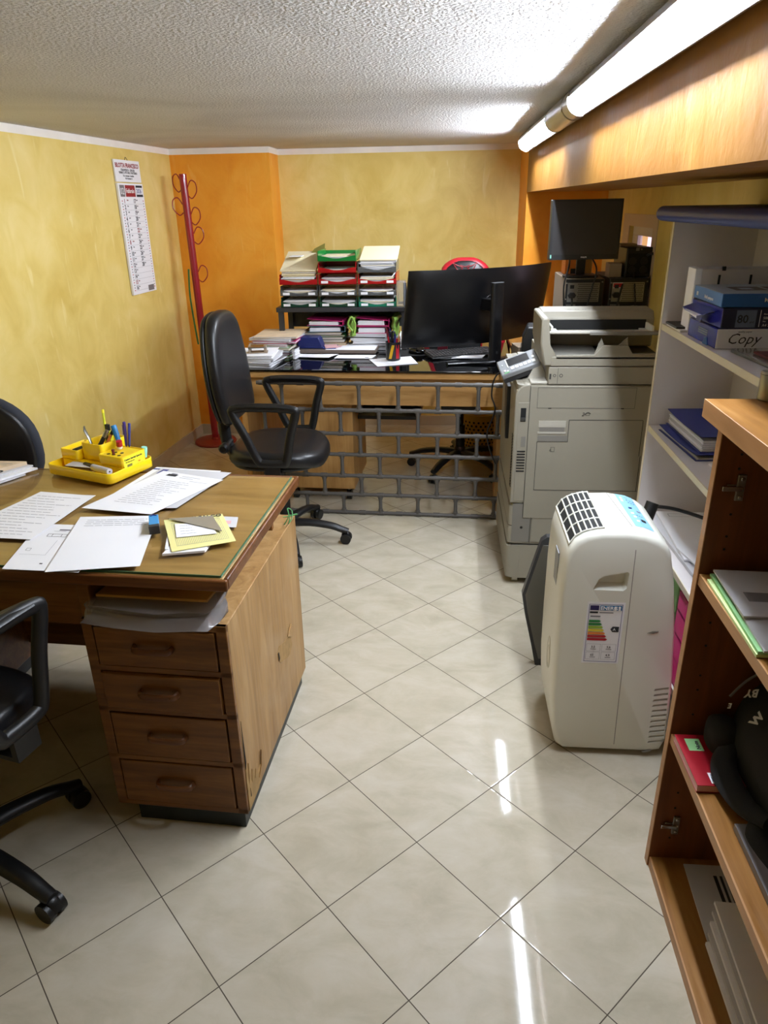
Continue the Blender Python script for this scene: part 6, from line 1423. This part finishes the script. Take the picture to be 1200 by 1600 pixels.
# middle shelf: green sheets and envelopes
ZD = 0.861
sheet('paper', [(0.548, 1.10), (0.80, 1.095), (0.80, 1.385), (0.553, 1.375)], ZD, 'paper_lime', 'yellow-green sheets lowest on the upper wooden shelf', th=0.006)
sheet('paper', [(0.550, 1.10), (0.80, 1.10), (0.80, 1.382), (0.562, 1.388)], ZD + 0.0065, 'paper_green', 'mint green sheets under the envelopes in the wooden bookcase', th=0.006)
t = sheet('envelope', [(0.557, 1.095), (0.80, 1.095), (0.80, 1.25), (0.565, 1.25)], ZD + 0.013, 'paper_grey', 'white envelope with dark blue print in the wooden bookcase', cat='envelope', th=0.004, marks=[(0.42, 0.7, 0.32, 0.55, 'card_navy'), (0.40, 0.52, 0.72, 0.76, 'ink_faint'), (0.40, 0.50, 0.80, 0.84, 'ink_faint'), (0.52, 0.62, 0.14, 0.24, 'ink')])
sheet('envelope', [(0.560, 1.20), (0.80, 1.20), (0.80, 1.375), (0.566, 1.385)], ZD + 0.0175, 'paper_grey', 'white window envelope at the back of the wooden bookcase shelf', cat='envelope', th=0.004, lift=0.003, marks=[(0.12, 0.52, 0.3, 0.5, 'card_grey')])
sheet('paper', [(0.575, 0.98), (0.80, 0.95), (0.80, 1.06), (0.62, 1.075)], ZD, 'paper_white', 'crumpled white slips at the near part of the upper wooden shelf', th=0.012, lift=0.008)
# lower shelf: red book, bag, grey book
ZE = 0.431
t = thing('book', 'red paperback with white stickers lying on the lower wooden shelf', 'book', (0.610, 1.303, ZE), R(1))
b = MB(); b.box(-0.062, 0.062, -0.078, 0.082, 0, 0.0015, 'red_cover'); b.box(-0.062, 0.062, -0.078, 0.082, 0.0185, 0.020, 'red_cover'); b.build('cover', t)
b = MB(); b.box(-0.0615, 0.0605, -0.0765, 0.0805, 0.0015, 0.0185, 'paper_pink'); b.build('pages', t)
b = MB(); b.patch((0, 0, 0.020), X_, (0, 1, 0), -0.045, -0.012, 0.028, 0.068, 'paper_green', 0.0005); b.text('Note', 0.013, (-0.018, 0.032, 0.0208), (0, 1, 0), (-1, 0, 0), 'ink', bold=0.0003); b.patch((0, 0, 0.020), X_, (0, 1, 0), -0.030, 0.0, -0.072, -0.040, 'paper_white', 0.0005)
for i in range(8): b.patch((0, 0, 0.020), X_, (0, 1, 0), -0.026 + i * 0.0028, -0.0248 + i * 0.0028, -0.066, -0.052, 'ink_blue', 0.0009)
b.text('0 27', 0.006, (-0.026, -0.050, 0.0208), X_, (0, 1, 0), 'ink_blue'); b.build('sticker', t)
bag = thing('tool_bag', 'black padded bag with grey lettering slumped on the lower wooden shelf', 'bag', (0.735, 1.07, ZE))
b = MB(); rs = []
sec = [(0.660, 0.434), (0.84, 0.434), (0.852, 0.46), (0.852, 0.66), (0.835, 0.70), (0.80, 0.705), (0.765, 0.675), (0.70, 0.605), (0.668, 0.565), (0.652, 0.53), (0.648, 0.48), (0.650, 0.445)]
sec = [(p.x, p.y) for p in catmull([(x, z, 0) for x, z in sec], 4, closed=True)]
N = 22
for i in range(N + 1):
    s_ = i / N; y = 1.405 - s_ * 0.70; k = min(1.0, 0.72 + 2.2 * s_) * min(1.0, 0.7 + 2.2 * (1 - s_))
    k = min(1.0, k); dz = -0.012 * math.sin(s_ * 9)
    rs.append([(0.76 + (x - 0.76) * k + 0.006 * noise.noise(Vector((x * 18, y * 18, z * 18))), y, max(ZE + 0.003, ZE + (z - ZE) * (0.5 + 0.5 * k) + dz * (z - ZE) * 4 + 0.008 * noise.noise(Vector((x * 16, y * 16, z * 16 + 5))))) for x, z in sec])
b.rings(rs, 'black_fabric'); b.build('body', bag, world=True, angle=80)
nv = Vector((-0.73, 0, 0.68)); av = Vector((0, 1, 0)); cv = Vector((0.68, 0, 0.73))
def fp(a, c, h=0.008): return Vector((0.672, a, 0.572)) + cv * c + nv * h
b = MB(); b.tube(catmull([fp(1.385, -0.02), fp(1.395, 0.04), fp(1.37, 0.12), fp(1.30, 0.17)], 6), 0.003, 'card_grey', 6); b.tube(catmull([fp(1.22, 0.075), fp(1.15, 0.085), fp(1.05, 0.09), fp(0.95, 0.09)], 6), 0.0025, 'card_grey', 6); b.build('piping', bag, world=True)['label'] = 'light grey piping'
xd1 = (-cv * 0.75 + av * 0.66).normalized(); yd1 = nv.cross(xd1)
xd2 = (cv * 0.9 + av * 0.25).normalized(); yd2 = nv.cross(xd2)
b = MB()
b.text('BY', 0.028, fp(1.345, 0.045, 0.013), xd1, yd1, 'paper_grey', bold=0.0008)
b.text('W', 0.030, fp(1.265, -0.005, 0.013), xd2, yd2, 'paper_grey', bold=0.0012)
b.text('E', 0.018, fp(1.36, -0.022, 0.010), xd1, yd1, 'paper_grey', bold=0.0005); b.text('O', 0.018, fp(1.27, 0.045, 0.013), xd2, yd2, 'card_grey', bold=0.0005)
b.text('E', 0.024, fp(1.15, 0.01, 0.013), xd2, yd2, 'paper_grey', bold=0.0008)
b.build('lettering', bag, world=True)['label'] = 'pale grey letters'
b = MB(); P = [(0.655, 1.32, 0.490), (0.624, 1.29, 0.472), (0.612, 1.25, 0.464), (0.613, 1.20, 0.462), (0.622, 1.15, 0.464), (0.645, 1.105, 0.475)]
C_ = catmull(P, 6); b.tube(C_, [0.018 + 0.010 * math.sin(PI * i / (len(C_) - 1)) for i in range(len(C_))], 'black_fabric', 12, ry=[0.013] * len(C_)); b.build('handle', bag, world=True)
b = MB(); b.tube(catmull([(0.640, 1.12, 0.462), (0.622, 1.09, 0.448), (0.628, 1.04, 0.444), (0.645, 0.98, 0.444)], 6), 0.022, 'black_fabric', 10, ry=0.010); b.build('strap', bag, world=True)
b = MB(); b.cushion(superel(0.035, 0.045, 2.4, 24), lambda u, v, w: Vector((0.638 + u, 1.350 + v, ZE + 0.022 + w)), 0.06, 'black_fabric', 0.5); b.build('side_pocket', bag, world=True)
b = MB(); b.prism([(0.592, 1.128), (0.66, 1.13), (0.66, 0.90), (0.592, 0.92)], 'z', ZE, ZE + 0.016, 'card_grey'); tag(b.build('book', bevel=0.001), 'grey-green thin book under the black bag on the lower wooden shelf', 'book')
# bottom shelf: envelopes
ZF = 0.031
sheet('envelope', [(0.62, 1.18), (0.84, 1.17), (0.84, 1.39), (0.628, 1.39)], ZF, 'paper_grey', 'grey-white printed envelope at the bottom of the wooden bookcase', cat='envelope', th=0.003, marks=[(0.30, 0.34, 0.35, 0.85, 'ink'), (0.37, 0.40, 0.35, 0.85, 'ink'), (0.43, 0.46, 0.4, 0.85, 'ink')])
for i in range(5):
    sheet('envelope', [(0.607 + 0.007 * i, 0.80), (0.80, 0.80), (0.80 , 1.20 + 0.008 * i), (0.611 + 0.009 * i, 1.168 + 0.018 * i)], ZF + 0.005 + i * 0.011, 'paper_grey' if i % 2 else 'paper_white', ['lowest long white envelope', 'second lowest long envelope', 'middle long white envelope', 'second highest long envelope', 'topmost long white envelope'][i] + ' of the pile on the bottom wooden shelf', cat='envelope', th=0.009, lift=0.001)
sheet('envelope', [(0.665, 0.80), (0.82, 0.80), (0.82, 1.03), (0.685, 1.03)], ZF + 0.063, 'kraft', 'brown envelope on top of the long white pile, bottom shelf', cat='envelope', th=0.006)

# ------------------------------------------------------------------ niche: table with computers
t = thing('side_table', 'plain table in the wall niche carrying the two computers', 'table', (0.69, 4.15, 0))
b = MB(); b.box(0.385, 0.975, 3.665, 4.93, 0.79, 0.815, 'wood_cabinet'); b.build('tabletop', t, bevel=0.003, world=True)
for x in (0.40, 0.935):
    for y in (3.68, 4.89): b = MB(); b.box(x, x + 0.025, y, y + 0.025, 0, 0.79, 'dark_grey_plastic'); b.build('leg', t, world=True)
def tower(x0, x1, y0, y1, label, red):
    z0, z1 = 0.816, 1.25
    t = thing('computer_tower', label, 'computer', ((x0 + x1) / 2, (y0 + y1) / 2, z0), 0)
    f = lambda b, n, **kw: b.build(n, t, world=True, **kw)
    b = MB(); b.box(x0, x1, y0 + 0.004, y1, z0, z1, 'pc_beige' if not red else 'dark_grey_plastic'); b.box(x0 + 0.002, x1 - 0.002, y0, y0 + 0.006, z0 + 0.002, z1 - 0.002, 'black_plastic'); f(b, 'case', bevel=0.002)
    b = MB(); b.box(x0 + 0.012, x1 - 0.022, y0 - 0.004, y0, z1 - 0.108, z1 - 0.018, 'steel'); 
    for j in range(9):
        for i in range(15):
            x = x0 + 0.062 + i * 0.0072 + (0.0036 if j % 2 else 0)
            if x < x1 - 0.028: b.poly([(x + 0.0026 * math.cos(e), y0 - 0.0046, z1 - 0.102 + j * 0.0096 + 0.0026 * math.sin(e)) for e in (2 * PI * g / 6 for g in range(6))], 'dark_slot')
    f(b, 'power_supply', smooth=False)
    b = MB(); b.box(x0 + 0.022, x0 + 0.042, y0 - 0.007, y0 - 0.003, z1 - 0.045, z1 - 0.028, 'black_plastic'); b.prism([(x0 + 0.012, z1 - 0.075), (x0 + 0.022, z1 - 0.062), (x0 + 0.042, z1 - 0.062), (x0 + 0.052, z1 - 0.075), (x0 + 0.045, z1 - 0.088), (x0 + 0.02, z1 - 0.088)], 'y', y0 - 0.02, y0 - 0.004, 'black_plastic'); f(b, 'power_plug', bevel=0.001)
    if red: b = MB(); b.patch((0, y0 - 0.0045, 0), X_, Z_, x0 + 0.015, x0 + 0.06, z1 - 0.045, z1 - 0.018, 'paper_grey'); b.patch((0, y0 - 0.0045, 0), X_, Z_, x0 + 0.017, x0 + 0.058, z1 - 0.04, z1 - 0.022, 'card_red', 0.0008); f(b, 'warning_sticker')
    b = MB(); b.box(x0 + 0.01, x0 + 0.055, y0 - 0.003, y0, z1 - 0.30, z1 - 0.12, 'steel_mesh')
    for i in range(5): b.box(x0 + 0.02, x0 + 0.045, y0 - 0.0045, y0 - 0.003, z1 - 0.28 + i * 0.03, z1 - 0.265 + i * 0.03, 'dark_slot')
    f(b, 'port_panel')
    b = MB(); b.cyl((x1 - 0.06, y0 - 0.002, z1 - 0.165), (x1 - 0.06, y0, z1 - 0.165), 0.04, 'steel_mesh', seg=28)
    for r_2 in (0.012, 0.022, 0.032): b.tube([(x1 - 0.06 + r_2 * math.cos(e), y0 - 0.003, z1 - 0.165 + r_2 * math.sin(e)) for e in (2 * PI * g / 20 for g in range(20))], 0.0012, 'black_plastic', 5, closed=True)
    f(b, 'rear_fan')
    b = MB()
    for x, z in ((x0 + 0.006, z1 - 0.095), (x1 - 0.01, z1 - 0.015), (x0 + 0.006, z1 - 0.02)): b.cyl((x, y0 - 0.004, z), (x, y0, z), 0.0035, 'steel', seg=10)
    f(b, 'screw')
tower(0.575, 0.76, 3.71, 4.10, 'computer tower turned backwards under the small monitor', False)
tower(0.787, 0.972, 3.71, 4.10, 'computer tower with red rear sticker beside the niche wall', True)
# 19 inch monitor
mz = R(5); MC = Vector((0.655, 3.79, 0))
t = thing('monitor', 'small dark monitor standing on the left computer tower', 'monitor', (MC.x, MC.y, 1.2505), mz)
MW, MH0, MH1 = 0.168, 1.335 - 1.2505, 1.605 - 1.2505
b = MB(); b.box(-MW, MW, -0.032, 0.012, MH0, MH1, 'black_plastic'); b.box(-0.10, 0.10, 0.012, 0.03, MH0 + 0.05, MH1 - 0.05, 'black_plastic'); b.build('housing', t, bevel=0.004)
b = MB(); b.box(-MW, MW, -0.0345, -0.032, MH0, MH0 + 0.024, 'dark_grey_plastic'); b.box(-MW, MW, -0.0345, -0.032, MH1 - 0.010, MH1, 'dark_grey_plastic'); b.box(-MW, -MW + 0.010, -0.0345, -0.032, MH0 + 0.024, MH1 - 0.01, 'dark_grey_plastic'); b.box(MW - 0.010, MW, -0.0345, -0.032, MH0 + 0.024, MH1 - 0.01, 'dark_grey_plastic')
b.text('PHILIPS', 0.009, (0, -0.0352, MH0 + 0.008), X_, Z_, 'ink_white', align='CENTER', bold=0.0002); b.box(-MW + 0.004, -MW + 0.011, -0.0352, -0.0345, MH0 + 0.008, MH0 + 0.024, 'mint'); b.build('bezel', t)
b = MB(); b.box(-MW + 0.010, MW - 0.010, -0.0332, -0.0322, MH0 + 0.024, MH1 - 0.010, 'screen_face'); b.build('screen', t)
b = MB(); b.box(-0.022, 0.022, 0.0, 0.018, 0.012, MH0 + 0.06, 'black_plastic'); b.build('stand', t, bevel=0.003)
b = MB(); b.prism(superel(0.085, 0.06, 3.0, 28), 'z', 0.0, 0.012, 'black_plastic'); b.build('foot', t, bevel=0.003)
# UPS
t = thing('battery_backup', 'black battery backup box standing on the right computer tower', 'power unit', (0.915, 3.84, 1.2505), R(4))
b = MB(); b.box(-0.062, 0.062, -0.09, 0.12, 0, 0.138, 'black_plastic'); b.build('case', t, bevel=0.006)
b = MB(); b.box(-0.055, 0.055, -0.0915, -0.09, 0.015, 0.11, 'dark_slot')
for x, z in ((-0.03, 0.075), (0.025, 0.075), (-0.03, 0.035), (0.025, 0.035)): b.cyl((x, -0.094, z), (x, -0.091, z), 0.018, 'black_plastic', seg=18)
b.box(-0.02, -0.004, -0.0925, -0.09, 0.122, 0.136, 'card_grey'); b.box(0.004, 0.010, -0.0925, -0.09, 0.125, 0.132, 'card_grey'); b.build('socket_panel', t)
b = MB(); b.tube(catmull([(0.035, -0.09, 0.10), (0.055, -0.105, 0.11), (0.068, -0.105, 0.09), (0.067, -0.105, 0.03), (0.058, -0.105, -0.02), (0.05, -0.105, -0.06)], 6), 0.006, 'black_plastic', 8); b.build('cable', t)
b = MB(); b.box(0.788, 0.846, 3.76, 3.86, 1.2505, 1.315, 'pc_beige'); tag(b.build('small_box', bevel=0.002), 'small beige box beside the black battery backup', 'box')
b = MB(); b.box(-0.04, 0.04, -0.05, 0.05, 0, 0.012, 'pc_beige'); o = b.build('adapter', bevel=0.002); o.location = (0.88, 3.86, 1.3893); tag(o, 'flat beige adapter on top of the black battery backup', 'adapter')
b = MB(); b.box(0.60, 0.68, 3.93, 4.05, 1.2505, 1.335, 'energy_orange'); b.box(0.628, 0.66, 3.928, 3.93, 1.255, 1.28, 'dark_slot'); tag(b.build('small_box', bevel=0.002), 'orange-red box behind the small monitor stand', 'box')
b = MB(); b.box(0.69, 0.74, 3.95, 4.05, 1.2505, 1.33, 'kraft'); tag(b.build('small_box', bevel=0.002), 'yellowish box right of the orange one on the tower', 'box')
cables = (([(0.60, 3.80, 1.33), (0.585, 3.72, 1.30), (0.565, 3.69, 1.22), (0.575, 3.69, 1.10), (0.595, 3.69, 0.98), (0.60, 3.69, 0.86)], 0.0045, 'black cable arching from the small monitor down its tower'),
          ([(0.705, 3.79, 1.34), (0.715, 3.70, 1.29), (0.70, 3.70, 1.20), (0.68, 3.695, 1.10), (0.665, 3.695, 1.00), (0.66, 3.695, 0.88)], 0.004, 'thin black cable crossing the perforated power supply'),
          ([(0.607, 3.69, 1.17), (0.61, 3.685, 1.10), (0.60, 3.69, 1.02), (0.63, 3.69, 0.92)], 0.0045, 'mains cable of the left computer tower'),
          ([(0.86, 3.735, 1.27), (0.84, 3.70, 1.20), (0.825, 3.695, 1.10), (0.81, 3.695, 0.98), (0.80, 3.695, 0.86)], 0.005, 'mains cable hanging over the right computer tower'),
          ([(0.90, 3.735, 1.27), (0.905, 3.70, 1.20), (0.915, 3.695, 1.10), (0.91, 3.695, 0.96)], 0.004, 'straight cable over the vent of the right tower'))
for P, r, lb in cables:
    b = MB(); b.tube(catmull(P, 6), r, 'black_plastic', 8); tag(b.build('cable'), lb, 'cable')
# small black printer between the curved monitor and the copier
t = thing('label_printer', 'small black printer between the curved monitor and the copier', 'printer', (0.475, 3.80, 0.816), R(-6))
b = MB(); b.prism([(-0.085, 0), (0.085, 0), (0.085, 0.15), (0.03, 0.20), (-0.06, 0.20), (-0.085, 0.14)], 'y', -0.07, 0.10, 'black_plastic'); b.build('housing', t, bevel=0.008)
b = MB(); b.box(-0.03, 0.04, -0.05, 0.03, 0.2005, 0.203, 'paper_white', mat=Matrix.Identity(4)); b.build('paper', t)
b = MB(); b.prism([(-0.09, 0.01), (-0.086, 0.01), (-0.086, 0.10), (-0.09, 0.09)], 'y', -0.06, 0.08, 'dark_grey_plastic'); b.build('cover', t)
t = thing('wooden_crate', 'small slatted crate on the table edge behind the control panel', 'crate', (0.40, 3.97, 0.816), R(10))
b = MB()
for i in range(6): b.box(-0.012 + i * 0.006 - 0.02, -0.009 + i * 0.006 - 0.018, -0.08 + 0.0 * i, 0.06, 0.0, 0.07, 'pc_beige')
for i in range(5): b.box(-0.035, 0.03, -0.08 + i * 0.03, -0.065 + i * 0.03, 0.07, 0.074, 'pc_beige')
b.build('slats', t)

n_obj = len(SC.objects)
print('objects', n_obj)
